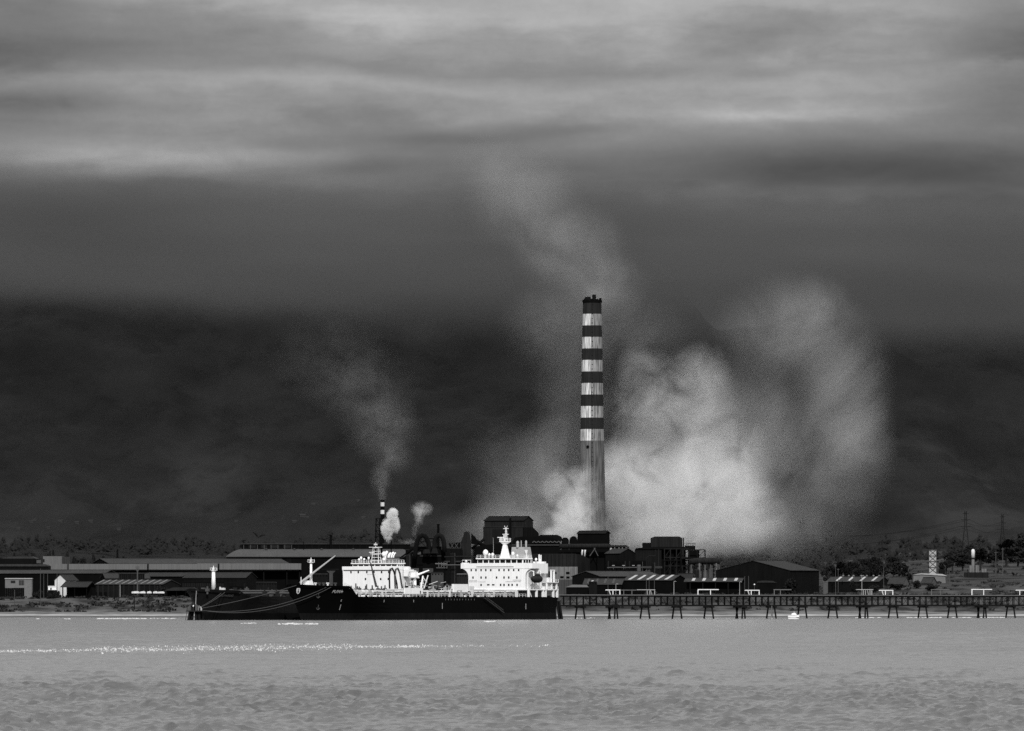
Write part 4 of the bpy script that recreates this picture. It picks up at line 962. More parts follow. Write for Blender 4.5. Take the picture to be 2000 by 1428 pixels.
xs = [96, 131, 134, 287, 290, 385, 426, 428, 452, 507, 547, 588]
for a, c in ((96.5, 131), (134.5, 287), (290.5, 385), (385.2, 425), (428.5, 452), (452.2, 507), (507.2, 547), (547.2, 588)):
    b.box('cladding_panel', a, c, 1101.5 if a < 380 else 1100.5, 1112.5, 'pale', 0, 5)
b.box('gallery_floor', 96, 588, 1112.6, 1113.6, 'rust', -.3, 5.3)
for px in (110, 150, 195, 240, 288, 335, 387, 427, 470, 515, 560, 585): b.box('trestle_leg', px - 1.2, px + 1.2, 1113.7, None, 'rust', 1, 3.5)
b.box('back_wall', 96, 588, 1115, None, 'soot', 6, 7)
shed('long_shed', 'low long shed with grey roof edge at left under the pale gallery', -120, 205, 225, 1120, 1114, 3960, 'soot', 'roof2', 25, cat='shed')
b = Bld('warehouse', 'flat dark warehouse at far left edge below the topmost row', 'warehouse', 40, 4020)
b.box('wall', -60, 95, 1106, None, 'rust', 0, 20); b.prof('roof', [(-60, 1106.3), (95, 1106.3), (95, 1105), (88, 1102), (-60, 1102)], 'roof2', -.5, 20)
shed('workshop', 'dark workshop with sloping roof behind the ribbed shed', 290, 206, 196, 1129, 1120, 3890, 'soot', 'roof2', 24, True, cat='workshop')
b = Bld('workshop', 'ribbed dark workshop wall between two sloping roofs at left', 'workshop', 255, 3880)
b.box('wall', 232, 280, 1121.5, None, 'rust', 0, 12); b.box('roof_edge', 231, 281, 1119.5, 1121.4, 'roof3', -.4, 12)
for i in range(12): b.box('rib', 233 + i * 4, 234.6 + i * 4, 1122, 1132, 'rust3', -.2, -.003)
shed('long_shed', 'long grey roofed shed left of the antler topped pole, next to ribbed workshop', 278, 356, 380, 1126, 1119, 3900, 'soot', 'roof3', 30)
shed('long_shed', 'ribbed shed with grey roof just behind the charcoal bow', 356, 480, 500, 1128.5, 1118.5, 3860, 'rust', 'roof3', 26, piers=0, doors=((.12, 9, 6, 'soot'),))
b = Bld('ribbed_screen', 'low ribbed metal screen behind the charcoal bow', 'screen', 398, 3840)
b.box('panel', 356, 438, 1138, None, 'rust2', 0, 1)
for i in range(19): b.box('rib', 357 + i * 4.3, 358.4 + i * 4.3, 1139, 1146, 'rust3', -.25, -.003)
b.box('rail', 355, 478, 1136.4, 1137.9, 'rust', -.3, 1.2); b.box('post', 476, 479, 1137.95, None, 'rust2', 0, 1)
# white house
hw_ = shed('house', 'bright white gabled house among dark sheds at left', 150, 129, 106, 1133, 1122.5, 3800, 'white2', 'roof3', 55, True, cat='house')
b = Bld('porch', 'small white flat roofed annex at foot of the white house', 'annex', 102, 3792); b.box('wall', 94, 110, 1146, 1152.5, 'white', 0, 4); b.box('plinth', 93.8, 110.2, 1152.6, None, 'soot', -.2, 4.2); b.box('roof_slab', 93.6, 110.4, 1144.6, 1145.9, 'white', -.3, 4.3); b.box('door', 98, 101, 1148, 1152, 'mgrey', -.1, 0)
b = Bld('hut', 'pale grey flat roofed hut with two windows at far left', 'hut', 36, 3810)
w = b.box('wall', 10, 62, 1131, None, 'grey', 0, 8); b.box('roof', 9.4, 62.6, 1129.2, 1130.95, 'lgrey', -.4, 8.4)
for x0, x1, y0, y1 in ((21, 30, 1134, 1139), (37, 47, 1133.5, 1143)): b.box('window', x0, x1, y0, y1, 'dark', -.1, 0, w)
for i in range(3): b.box('mullion', 39 + i * 3, 39.6 + i * 3, 1134, 1143, 'grey', -.16, -.11, w)
b = Bld('fence', 'black boarded fence below the pale hut at far left', 'fence', 27, 3760)
for i in range(10): b.box('board', 7 + i * 4.05, 10.9 + i * 4.05, 1148.5 + random.uniform(-.3, .3), None, 'soot', 0, .3)
shed('open_hall', 'dark open sided hall with sloping grey roof beside the white house', 119, 170, 186, 1146.5, 1137, 3770, 'soot', 'roof3', 22, openw=True, cat='hall')
shed('ribbed_shed', 'long ribbed shed with many pale diagonal rooflights on left shore', 183, 318, 348, 1141.5, 1133.5, 3745, 'rust2', 'roof2', 30, lights=[.035 + i * .094 for i in range(11)], lw=.9, piers=13, doors=((.93, 7, 3.2, 'soot'),), lm='grey')
b = Bld('carport', 'low grey lean-to roof right of the ribbed shed', 'shelter', 350, 3730)
b.prof('roof', [(322, 1153), (338, 1147.5), (378, 1147), (386, 1152), (386, 1153), (322, 1154)], 'roof3', 0, 8)
for px in (326, 345, 362, 382): b.box('post', px - .5, px + .5, 1153.5, None, 'rust', .5, .9)
b.box('back_wall', 324, 384, 1154.1, None, 'soot', 6, 7)
b = Bld('white_trailer', 'row of low bright white trailers parked below ribbed shed', 'trailer', 289, 3715)
for x0, x1 in ((257, 272), (272.6, 284), (287, 296), (299, 308), (308.6, 321)):
    b.prof('body', [(x0, 1159), (x0, 1156), (x0 + 2.2, 1154.3 + (x0 % 3) * .5), (x1 - 3.2, 1154.6 + (x1 % 2) * .6), (x1, 1156.5), (x1, 1159)], 'white2', 0, 2.4)
b.box('chassis', 257, 321, 1159.1, 1160.2, 'soot', .3, 2)
# poles on the left shore
def pole(label, px, yt, Y, m='wood', r=.16, arm=None, cat='pole', group='timber poles on the shore'):
    x = WX(px, Y); g = gz(x, Y); o = thing('utility_pole', label, cat, (x, Y, g - .5), 0, group)
    h = WZ(yt, Y) - g + .5; MB().cyl((0, 0, 0), (0, 0, h), r, r * .75, 6).build('pole', m, o)
    if arm: MB().box(-arm, arm, -.08, .08, h - .7, h - .5).build('crossarm', m, o)
    else: MB().cyl((0, 0, h), (0, 0, h + .25), r * 1.2, r * .6, 6).build('cap', m, o)
    return o
pole('single bare pole on bluff at far left', 28.5, 1153, 3660); pole('bare pole on bluff left of the white house', 79, 1112, 3668); pole('pole between pale hut and white house', 85.5, 1122, 3770)
pole('thin pole left of white house roof', 93, 1117, 3790); pole('tall thin pole in front of the white house', 111.5, 1114, 3740, r=.12); pole('dark short pole on bluff below the white trailers', 262.5, 1166, 3655, 'soot', .2)
pole('thin pole on bluff right of the dark short pole', 283, 1160, 3655, r=.12); pole('pale post before ribbed shed', 234.5, 1143, 3735, 'lgrey', .14)
o = pole('thick pole with antler like top above the ribbed shed', 268.5, 1116, 3735, 'mgrey', .38, cat='pole')
for sx in (-1, -.35, .35, 1): MB().tube([(0, 0, WZ(1117, 3735) - o.location.z), (sx * .6, 0, WZ(1113, 3735) - o.location.z), (sx * .75, 0, WZ(1106, 3735) - o.location.z)], .12, 5).build('antenna', 'mgrey', o)

# ---- long shed behind the ships
sh = Bld('rolling_hall', 'long hall with pale curved roof and dark ridge monitor behind the tankers', 'hall', 620, 4250)
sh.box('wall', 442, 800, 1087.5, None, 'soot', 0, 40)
sh.prof('end_wall', [(441, 1087.4), (473, 1072.4), (790, 1072.4), (806, 1087.4)], 'soot', 12.2, 39)
n = 9                                           # curved front roof slope, laid in sheets
for i in range(11):
    xa, xb_ = 441 + i * 33.2, 441 + (i + 1) * 33.2 - .15
    mb = MB(); vs = []
    for k in range(n + 1):
        t = k / n; py = 1087.4 - 15.2 * math.sin(t * math.pi / 2) ** .9; d = -1.0 + 13 * t
        sk0 = (32 * t if i == 0 else 0); sk1 = (-22 * t if i == 10 else 0)
        vs += [(sh.X(xa + sk0), d, sh.Z(py)), (sh.X(xb_ + sk1), d, sh.Z(py))]
    mb.add(vs, [(2 * k, 2 * k + 1, 2 * k + 3, 2 * k + 2) for k in range(n)]); mb.build('roof_sheet', 'roof', sh.root)
sh.box('eave_beam', 441, 806, 1087.5, 1088.6, 'roof3', -1.05, -.4)
mon = sh.box('ridge_monitor', 470, 800, 1063, 1072.6, 'soot', 13, 24)
sh.box('monitor_roof', 468, 801, 1061.2, 1062.9, 'roof2', 12.4, 24.6, mon)
for i in range(24): sh.box('louvre_post', 474 + i * 13.4, 474.9 + i * 13.4, 1063, 1072.4, 'mgrey' if i < 8 else 'rust2', 12.8, 12.995, mon)
for x0, x1 in ((484, 498), (508, 520), (526, 544), (552, 566)): sh.box('louvre', x0, x1, 1064.5, 1070, 'rust3', 12.85, 12.99, mon)
for px in (455, 468, 520, 560): sh.box('door', px, px + 9, 1091, None, 'rust', -.1, -.003)
def stack(label, px, yt, yb, w, Y, m='soot', cat='stack'):
    s_ = Y / F; x = WX(px, Y); g = gz(x, Y) - 1; o = thing('exhaust_stack', label, cat, (x, Y, g), 0, 'plain dark exhaust stacks')
    r = w / 2 * s_; h = WZ(yt, Y) - g; MB().cyl((0, 0, 0), (0, 0, h), r, r * .95, 12).build('pipe', m, o); MB().lathe([(r * 1.12, -.5), (r * 1.12, 0), (r * .8, .02)], (0, 0, h), 12).build('rim', m, o); return o
stack('short black stack on hall roof, leftmost', 646, 1044.5, 1061, 5.2, 4262)
stack('slim black stack beside the steam puff', 745, 1045, 1061, 4.6, 4145); stack('thin black stack right of the steam puff', 764, 1046, 1061, 2.6, 4165)
stack('tall black stack behind the looped ducts', 856, 1023.5, 1060, 5.4, 4240)
stack('thin black stack left of hall roof vents', 593, 1058.5, 1062, 1.6, 4258)
# small striped stack
SY = 4340.0; ss0 = SY / F; st = thing('striped_stack', 'slim distant stack with two white bands', 'stack', (WX(747, SY), SY, gz(WX(747, SY), SY) - 1))
sz = lambda py: WZ(py, SY) - st.location.z
for y0, y1, m in ((1004.2, None, 'soot'), (996.2, 1004, 'white2'), (989.2, 996, 'soot'), (981.2, 989, 'white2'), (976.5, 981, 'soot')):
    z0 = 0 if y1 is None else sz(y1); MB().cyl((0, 0, z0), (0, 0, sz(y0)), 3.9 * ss0, 3.8 * ss0, 14).build('shaft' if y1 is None else 'painted_band', m, st)
# headframe
hf = Bld('headframe', 'dark lattice headframe tower leaning beside the small striped stack', 'tower', 740, 4100)
for a, c in ((731, 734.5), (741.5, 741.5)):
    for d in (0, 4): hf_ = MB().cyl((hf.X(a), d, 0), (hf.X(c), d, hf.Z(1012)), .3, .25, 6).build('leg', 'soot', hf.root)
for y0 in (1012.5, 1024, 1036, 1048): hf.box('beam', 733.5 - (y0 - 1012) * .06, 746 if y0 < 1013 else 742, y0, y0 + 1.3, 'soot', -.3, .3)
for y0 in (1012, 1024, 1036, 1048): MB().cyl((hf.X(734), 0, hf.Z(y0)), (hf.X(741.5), 0, hf.Z(y0 + 12)), .16, .16, 5).build('brace', 'soot', hf.root)

# ---- converter plant in the middle
b = Bld('crusher_house', 'low black plant block under the looped ducts', 'building', 835, 4090)
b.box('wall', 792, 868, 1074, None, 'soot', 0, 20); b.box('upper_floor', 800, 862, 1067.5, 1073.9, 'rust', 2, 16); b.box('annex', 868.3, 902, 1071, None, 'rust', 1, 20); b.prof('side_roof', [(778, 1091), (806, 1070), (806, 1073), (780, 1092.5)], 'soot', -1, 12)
for x0, x1, y0, y1, m in ((806, 822, 1078, 1083, 'mgrey'), (820, 862, 1085, 1087, 'roof2'), (868, 900, 1095.5, 1098, 'roof2'), (850, 872, 1100, 1102, 'grey'), (852, 874, 1108, 1110, 'mgrey'), (815, 826, 1097, 1103, 'soot'), (800, 818, 1110, 1117, 'mgrey'), (826, 846, 1110, 1119, 'conc2'), (806, 812, 1076, 1086, 'grey')):
    b.box('ledge' if y1 - y0 < 3.5 else 'panel', x0, x1, y0, y1, m, -.5, -.003)
for px in (857, 862, 867, 873): b.post('rail_post', px, 1098, 1108, .15, 'grey', -.8, 5)
b = Bld('looped_duct', 'left inverted U shaped dark gas duct on the plant roof', 'duct', 825, 4085)
b.tube('duct', [(810, 1092), (811, 1080), (813, 1066), (816, 1055), (820, 1048), (825, 1045.8), (830, 1047), (834, 1053), (837, 1062), (838, 1072), (838.5, 1085)], 1.15, 'rust', 0, 10)
b.prof('hopper', [(828, 1073), (838, 1073), (841, 1081), (826, 1081)], 'rust3', -1.4, 1.4); b.tube('brace', [(818, 1064), (836, 1050)], .18, 'soot', -1, 5); b.tube('brace', [(818, 1052), (834, 1072)], .15, 'soot', -1, 5)
b = Bld('looped_duct', 'right inverted U shaped dark gas duct on the plant roof', 'duct', 857, 4085)
b.tube('duct', [(848, 1082), (848.5, 1068), (849, 1058), (851, 1050), (855, 1046), (859, 1045.5), (863, 1048), (866, 1055), (867.5, 1064), (868, 1078)], 1.15, 'rust2', 0, 10)
b.prof('hopper', [(845, 1071), (853, 1071), (856, 1081), (842, 1081)], 'rust3', -1.4, 1.4)
b.tube('link_pipe', [(834, 1052.5), (842, 1052), (849, 1053)], .3, 'soot', 0, 6); b.tube('link_pipe', [(820, 1058.5), (848, 1058.5)], .2, 'soot', 0, 6)
b = Bld('bin_tower', 'grey hopper shaped bin tower left of the big furnace building', 'tower', 910, 4110)
b.prof('shaft', [(900, 1175), (900, 1060), (920, 1060), (920, 1175)], 'rust3', 0, 6); b.prof('hopper_top', [(900, 1059.9), (905.5, 1045), (906, 1040), (911, 1037.8), (917, 1039.5), (920, 1059.9)], 'rust3', .2, 5.8)
b.prof('chute', [(920.2, 1042), (927, 1047), (933, 1057), (933, 1064), (920.2, 1062)], 'soot', 1, 5)
b.prof('flat_bin', [(876, 1061), (899, 1059.5), (899, 1070), (879, 1070)], 'soot', 0, 5)
for a, c in ((880, 886), (886, 880), (888, 895), (895, 888)): b.tube('brace', [(a, 1071), (c, 1061)], .14, 'mgrey', -.3, 5)
b.tube('conveyor', [(926, 1054), (950, 1069)], .9, 'soot', 3, 8)
for a, y0, y1 in ((903, 1075, 1175), (924, 1070, 1175), (930, 1065, 1175)): b.box('leg', a - .7, a + .7, y0, y1, 'soot', -.4, .4)
# big furnace building
fb = shed('furnace_building', 'tall dark furnace building with stepped side, left of the striped chimney', 946, 1022.5, 1041, 1017, 1009, 4160, 'rust3', 'rust2', 24, cat='building')
b = Bld('furnace_annex', 'lower wider flank wrapped round the tall furnace building', 'building', 1000, 4150)
b.box('wall', 943.8, 1021, 1030, None, 'rust3', 0, 20); b.box('ledge', 943.4, 1021.5, 1028.9, 1029.95, 'roof3', -.3, 20); b.prof('side_lean_to', [(1021.5, 1175), (1021.5, 1030), (1041, 1030), (1052, 1041), (1052, 1175)], 'rust', 2, 22)
b.box('downpipe', 994.5, 999, 1012, 1060, 'soot', -1.2, -.003); b.box('stair_bay', 962, 985, 1034, 1062, 'rust2', -.4, -.003)
b = Bld('dust_chamber', 'row of dark rounded roofs in front of the furnace building', 'building', 1030, 4110)
b.prof('chamber', [(925, 1180), (925, 1072), (935, 1066), (970, 1062), (990, 1066), (1000, 1070), (1000, 1180)], 'soot', 0, 14)
b.prof('chamber', [(1000.5, 1180), (1000.5, 1058), (1006, 1050), (1020, 1048), (1068, 1048), (1080, 1051), (1090, 1056), (1094, 1062), (1094, 1180)], 'soot', 0, 14)
b.prof('roof_vent', [(1050, 1048.2), (1056, 1044.5), (1088, 1044.5), (1096, 1048), (1099, 1053), (1094, 1060)], 'rust', 3, 12)
for i in range(7): b.tube('pipe', [(1040 + i * 8, 1060), (1043 + i * 8, 1057.5), (1047 + i * 8, 1060)], .28, 'mgrey', -.6, 6)
b.box('ledge', 1000, 1094, 1064, 1065.2, 'mgrey', -.8, -.003)
b = Bld('round_dryer', 'black domed drum at foot of the striped chimney', 'tank', 1121, 4115); b.prof('drum', [(1112, 1180), (1112, 1056), (1114, 1050), (1118, 1047.3), (1122, 1047.3), (1126, 1050), (1128, 1056), (1128, 1180)], 'soot', 0, 4); b.prof('drum', [(1097, 1180), (1097, 1054), (1100, 1050), (1107, 1050), (1111, 1054), (1111, 1180)], 'rust', 1, 5)
shed('flue_building', 'black gabled flue building at the very foot of the striped chimney', 1128, 1182, 1191, 1042, 1037.5, 4200, 'soot', 'rust2', 22, cat='building')
b = Bld('gas_duct', 'long dusty gas duct on trestles in front of the flue building', 'duct', 1140, 4080)
b.tube('duct', [(1092, 1067.5), (1110, 1067), (1186, 1066.5), (1192, 1068)], 1.15, 'rust3', 0, 10)
for px in (1100, 1117, 1134, 1152, 1168, 1184): b.box('trestle_leg', px - .8, px + .8, 1071, None, 'soot', -.4, .4)
for a, c in ((1152, 1163), (1168, 1160)): b.tube('brace', [(a, 1086), (c, 1070)], .22, 'mgrey', -.6, 5)
for px in (1137, 1142.5): b.tube('vent_pipe', [(px - .5, 1087), (px, 1078), (px + .6, 1074)], .42, 'white2', -1.6, 8)
b.box('back_wall', 1090, 1190, 1074, None, 'soot', 6, 8)
# corrugated warehouse with concrete base
b = Bld('refinery_building', 'dark corrugated building above a stained pale concrete wall with windows, right of white bridge', 'building', 1095, 4030)
b.prof('upper_wall', [(1036, 1106.8), (1036, 1083), (1044, 1081.5), (1124, 1081.5), (1128, 1083), (1128, 1106.8)], 'rust3', 0, 20)
lower = b.box('lower_wall', 1036, 1128, 1107, None, 'concrete', 0, 20)
b.prof('end_wall', [(1128.2, 1180), (1128.2, 1082), (1136, 1084), (1152, 1092), (1152, 1180)], 'rust2', .3, 20)
for x0, x1, y0, y1 in ((1080.5, 1087, 1117, 1121.5), (1105.5, 1112.5, 1117, 1121.5), (1094, 1101, 1125.5, 1129.5), (1106, 1112.5, 1126, 1130), (1071, 1074, 1116, 1128)): b.box('window', x0, x1, y0, y1, 'soot', -.1, -.003, lower)
for px in (1062, 1077, 1091, 1103, 1116, 1124): b.box('pilaster', px - .8, px + .8, 1108, None, 'concrete', -.5, -.003, lower)
for i in range(12): b.box('cladding_rib', 1040 + i * 7.3, 1041 + i * 7.3, 1083, 1106, 'rust2', -.2, -.003)
b.box('dock', 1060, 1122, 1132, None, 'conc2', -6, -.1)
shed('monitor_shed', 'dark shed with raised ridge vent right of the striped chimney', 1183, 1211, 1241.5, 1081, 1072, 4060, 'rust', 'roof3', 42, cat='shed')
b = Bld('ridge_vent', 'raised roof vent with pale round openings on the dark shed', 'vent', 1205, 4090); b.prof('wall', [(1186, 1180), (1186, 1068), (1222, 1068), (1222, 1075), (1228, 1078), (1228, 1180)], 'soot', 0, 6); b.prof('roof', [(1184, 1068), (1186, 1064.8), (1224, 1064.8), (1229.5, 1070), (1227, 1071.5), (1222, 1068)], 'roof3', -.6, 6.5)
for px in (1193.5, 1200.5, 1209, 1215.5): b.prof('vent_opening', [(px - 2.4, 1074.5), (px - 2.3, 1071.5), (px, 1069.5), (px + 2.3, 1071.5), (px + 2.4, 1074.5)], 'lgrey', -.2, -.003)
b = Bld('pump_house', 'low black pump house with pale lamps under the ridge vent shed', 'building', 1215, 4020); b.box('wall', 1183, 1262, 1095, None, 'soot', 0, 16)
for px in (1198, 1218, 1237): b.box('lamp_hood', px - 2.5, px + 2.5, 1104, 1105, 'lgrey', -1, -.003); b.post('lamp_post', px, 1105.1, 1112, .16, 'mgrey', -.6, 5)
for i in range(9): b.post('pipe', 1188 + i * 8.3, 1096, 1112, .35, random.choice(('rust', 'rust3', 'soot')), -.6, 7)
b.box('lean_to_roof', 1257, 1293, 1106, 1110, 'roof2', -3, 0)
# tall block right of chimney
b = Bld('acid_plant', 'tall grey topped dark plant block at right of the smoke', 'building', 1290, 4110)
b.box('lower_block', 1241, 1292, 1073, None, 'rust2', 0, 24); b.prof('upper_block', [(1272, 1072.9), (1272, 1050.5), (1279, 1047.8), (1326, 1047.8), (1333, 1050.5), (1333, 1072.9)], 'rust3', 4, 22); b.box('side_block', 1255.5, 1271.8, 1060, 1072.9, 'rust', 5, 18)
b.prof('roof_slab', [(1240, 1072.9), (1243, 1070.5), (1282, 1068), (1340, 1068), (1342, 1072.9)], 'rust', -.6, 3.8); b.box('rear_block', 1292.2, 1340, 1073, None, 'soot', 6, 24)
for px in (1285, 1333.5): b.box('corner_post', px, px + 2.4, 1050 if px > 1300 else 1073, 1112, 'rust3', -.5, -.003)
b.tube('roof_pipe', [(1246, 1071), (1246, 1066), (1249, 1063.5)], .1, 'mgrey', 1, 5)
b = Bld('pipe_tower', 'open steel frame full of pipes right of the tall plant block', 'steel frame', 1340, 4090)
b.frame('frame', 1298, 1345, 1072, 1122, 4, 3, 'rust3', 0, 7, .2)
b.frame('frame', 1330, 1377, 1074, 1122, 3, 3, 'rust2', -4, 5, .2)
for px in (1303, 1308, 1314, 1320, 1326, 1337, 1350, 1356): b.post('pipe', px, random.uniform(1074, 1090), 1122, random.uniform(.3, .7), random.choice(('rust', 'rust3', 'rust2', 'soot')), random.uniform(1, 4), 8)
b.box('floor', 1296, 1346, 1094.5, 1096, 'rust', -.5, 8); b.box('floor', 1330, 1378, 1091, 1092.2, 'rust', -4.5, 6); b.box('tank_house', 1338, 1358, 1066, 1073.8, 'rust', 0, 5); b.box('vessel', 1344, 1366, 1075, 1090, 'soot', 0, 4)
for px in (1341, 1344, 1348, 1352, 1355, 1358): b.post('handrail_post', px, 1060.5, 1066, .1, 'rust3', 0, 5)
b.box('handrail', 1341, 1358, 1061.5, 1062.2, 'rust3', -.1, .1)
b = Bld('pipe_bridge', 'fat horizontal duct on slender legs at right end of the plant', 'duct', 1375, 4070)
b.tube('duct', [(1346, 1098), (1358, 1096), (1372, 1095.5), (1398, 1095.5), (1405, 1096), (1407.5, 1097.5)], 1.5, 'rust3', 0, 12)
for px in (1350, 1355, 1361, 1366, 1372, 1377, 1383, 1388, 1394, 1399, 1405): b.post('leg', px, 1100, None, .28 if px % 2 else .42, random.choice(('rust3', 'rust2', 'grey', 'mgrey')), random.uniform(-1, 1), 6)
for i in range(3):
    y0 = 1103 + i * 8
    b.tube('brace', [(1394, y0), (1405, y0 + 8)], .15, 'mgrey', -1.2, 5); b.tube('brace', [(1405, y0), (1394, y0 + 8)], .15, 'mgrey', -1.2, 5)
# sheds in front of the plant
shed('low_shed', 'long low shed with dark gable end below the plant', 1296, 1172, 1118, 1126, 1116.5, 3930, 'rust', 'roof2', 42, True)
shed('rooflit_shed', 'smaller lean roofed shed with one bright rooflight', 1140, 1214, 1222, 1141, 1131, 3850, 'soot', 'roof2', 16, lights=(.2, .42, .64, .86), lw=1.1, lm='roof')
o = Bld('rooflight', 'single bright white rooflight panel low on the smaller shed', 'rooflight', 1155, 3846)
mbq = MB(); q = [(o.X(1148.5), 0.2, o.Z(1139.6)), (o.X(1152.5), 0.2, o.Z(1139.6)), (o.X(1160.5), 1.6, o.Z(1134)), (o.X(1156.5), 1.6, o.Z(1134))]; mbq.hexa(q + [(a, b_ - .1, c + .1) for a, b_, c in q]).build('sheet', 'sky_l', o.root)
shed('rooflit_shed', 'dark shed with five bright slanting rooflights in front of the plant', 1217, 1312, 1344, 1133.5, 1124, 3840, 'soot', 'roof2', 30, lights=(.10, .285, .47, .655, .84), lw=1.5, doors=((.5, 4, 3, 'rust'),))
shed('rooflit_shelter', 'long open shelter with five bright rooflights beside the dark barn', 1338, 1448, 1455, 1136, 1130, 3830, 'rust2', 'roof2', 14, lights=(.08, .275, .46, .645, .83), lw=1.4, openw=True)
b = Bld('low_store', 'low pale roofed store at foot of the concrete walled building', 'store', 1130, 3830); b.prof('roof', [(1104, 1147), (1118, 1142), (1146, 1142.5), (1150, 1147)], 'grey', 0, 8); b.box('wall', 1106, 1148, 1147.1, None, 'soot', .5, 7)
shed('back_shed', 'plain low roof between the five light shed and the shelter', 1325, 1352, 1356, 1130, 1121, 3900, 'soot', 'roof3', 14)
shed('big_barn', 'big black barn with broad gable facing left, near centre right', 1604, 1543, 1400, 1114.5, 1095.5, 3900, 'rust', 'roof3', 62, True, cat='barn')
b = Bld('barn_annex', 'low dark annex roof in front of the big black barn', 'shed', 1497, 3800); b.prof('roof', [(1479, 1136), (1490, 1134), (1508, 1134.5), (1518, 1138), (1479, 1138)], 'roof3', 0, 5); b.box('wall', 1481, 1516, 1138.1, None, 'soot', .3, 5)
# pale spherical tank, posts
b = Bld('signal_lamp', 'tiny white globe lamp in front of the black barn', 'lamp', 1473.5, 3760); b.post('post', 1473.5, 1144, None, .1, 'mgrey', 0, 5); MB().lathe([(.05, -.35), (.33, -.1), (.36, .1), (.2, .34), (.02, .38)], (0, 0, b.Z(1142)), 10).build('globe', 'white', b.root, True)
for lab, px, yt, Y in (('thin pole left of the five light shed', 1187.5, 1122, 3800), ('left of two thin poles before the five light shed', 1262.5, 1112, 3790), ('right of two thin poles before the five light shed', 1267.8, 1112, 3790), ('pale short lamp pole at the five light shed', 1278, 1133, 3800), ('thin pole at right end of the five light shed', 1316.5, 1133, 3790), ('bright thin pole in front of tall plant block', 1255, 1098, 3960), ('pole left of the shelter roof end', 1454.5, 1127, 3790), ('thin pole at left end of the black barn', 1462, 1126, 3790), ('left of two thin poles at the right hand rooflit shed', 1632, 1103, 3800), ('right of two thin poles at the right hand rooflit shed', 1637, 1110, 3800), ('thin pole above right hand rooflit shed gable', 1726, 1108, 3790), ('tall pole left of the white beacon tower', 1854, 1117, 3750)):
    pole(lab, px, yt, Y, 'mgrey', .13, .5 if 'two' in lab else None)

# ---- right shore
shed('rooflit_shed', 'low shed with bright rooflights and ridge vents on right shore', 1617, 1716, 1738, 1136, 1127.5, 3800, 'rust', 'roof2', 30, lights=(.1, .33, .56, .79), lw=1.2)
for i, (px, lab) in enumerate(((1647, 'leftmost'), (1658, 'second'), (1667, 'third'), (1682, 'fourth'), (1693, 'fifth'), (1706, 'sixth'), (1717, 'rightmost'))):
    b = Bld('roof_vent', lab + ' small pale vent on right shore shed ridge', 'vent', px, 3806, 'ridge vents on the right shore shed'); b.post('pipe', px, 1126, 1131, .25, 'mgrey', 0, 6); MB().lathe([(.3, 0), (.55, .15), (.35, .6), (.05, .7)], (0, 0, b.Z(1126)), 8).build('cowl', 'concrete', b.root)
shed('cottage', 'small grey roofed cottage with dark gable outline, left of two', 1736, 1764, 1776, 1139, 1127.5, 3780, 'mgrey', 'roof2', 40, cat='house')
shed('cottage', 'small grey roofed cottage with dark gable outline, right of two', 1800, 1818, 1830, 1138, 1128.5, 3780, 'mgrey', 'roof2', 40, cat='house')
b = Bld('flat_roof_store', 'pale flat roofed store at foot of the braced white tower', 'store', 1820, 3860); b.prof('wall', [(1784, 1150), (1784, 1123), (1800, 1121.5), (1846, 1124), (1848, 1150)], 'grey', 0, 10); b.prof('roof', [(1783, 1122.9), (1800, 1120), (1840, 1121.2), (1849, 1124.4), (1849, 1125), (1800, 1122)], 'lgrey', -.5, 10.5)
b = Bld('small_hut', 'tiny pale hut left of right hand rooflit shed', 'hut', 1612, 3800); b.box('wall', 1608, 1617, 1137, None, 'mgrey', 0, 4); b.box('roof', 1607.6, 1617.4, 1136, 1136.95, 'grey', -.2, 4.2)
# braced white tower
b = Bld('braced_tower', 'white square tower with crossed bracing on right shore hill', 'tower', 1821.5, 3900)
b.box('shell', 1815, 1828.5, 1074.5, None, 'lgrey', 0, 3.4)
for px in (1814.6, 1828.9): b.box('corner_post', px - .45, px + .45, 1073.5, None, 'mgrey', -.3, -.003)
for i, y0 in enumerate((1074, 1085.5, 1096.5, 1108)):
    b.box('ring_beam', 1814.2, 1829.3, y0 - .45, y0 + .45, 'mgrey', -.42, -.31)
    y1 = y0 + 11; b.tube('brace', [(1815, y0), (1828.5, y1)], .12, 'mgrey', -.2, 5); b.tube('brace', [(1828.5, y0), (1815, y1)], .12, 'mgrey', -.25, 5)
b.box('stair', 1829.5, 1834, 1096, 1099, 'dark', 0, 2); b.box('tank', 1834, 1846, 1112, None, 'rust2', 0, 4)
# beacon tower
b = Bld('beacon_tower', 'white domed beacon column with base blocks on right hill', 'tower', 1901, 3950)
cxs = b.X(1901)
MB().lathe([(3.2 * b.s, 0), (3.0 * b.s, b.Z(1092))], (cxs, 2, 0), 12).build('column', 'concrete', b.root, False)
MB().lathe([(4.2 * b.s, b.Z(1091.5)), (4.2 * b.s, b.Z(1089.5))], (cxs, 2, 0), 12).build('gallery', 'dark', b.root); MB().lathe([(3.6 * b.s, b.Z(1089.4)), (3.6 * b.s, b.Z(1076)), (2.6 * b.s, b.Z(1073.5)), (.3, b.Z(1072.6))], (cxs, 2, 0), 12).build('drum', 'white2', b.root, True)
b.box('base_block', 1893.5, 1898, 1104.5, 1117.9, 'concrete', -1, 3); b.box('base_block', 1905.5, 1912, 1104, 1117.9, 'concrete', -1, 3); b.box('plinth', 1884, 1930, 1118, None, 'rust3', -2, 5); b.box('store', 1917, 1927, 1111, 1117.9, 'concrete', 0, 3)
b.post('finial', 1902, 1068, 1074, .12, 'dark', 2, 5)
for lab, px, yt, Y in (('timber pole right of the beacon tower, left of two', 1945, 1077, 3950), ('timber pole right of the beacon tower, right of two', 1958.5, 1070, 3960)): pole(lab, px, yt, Y, 'mgrey', .2, .8)
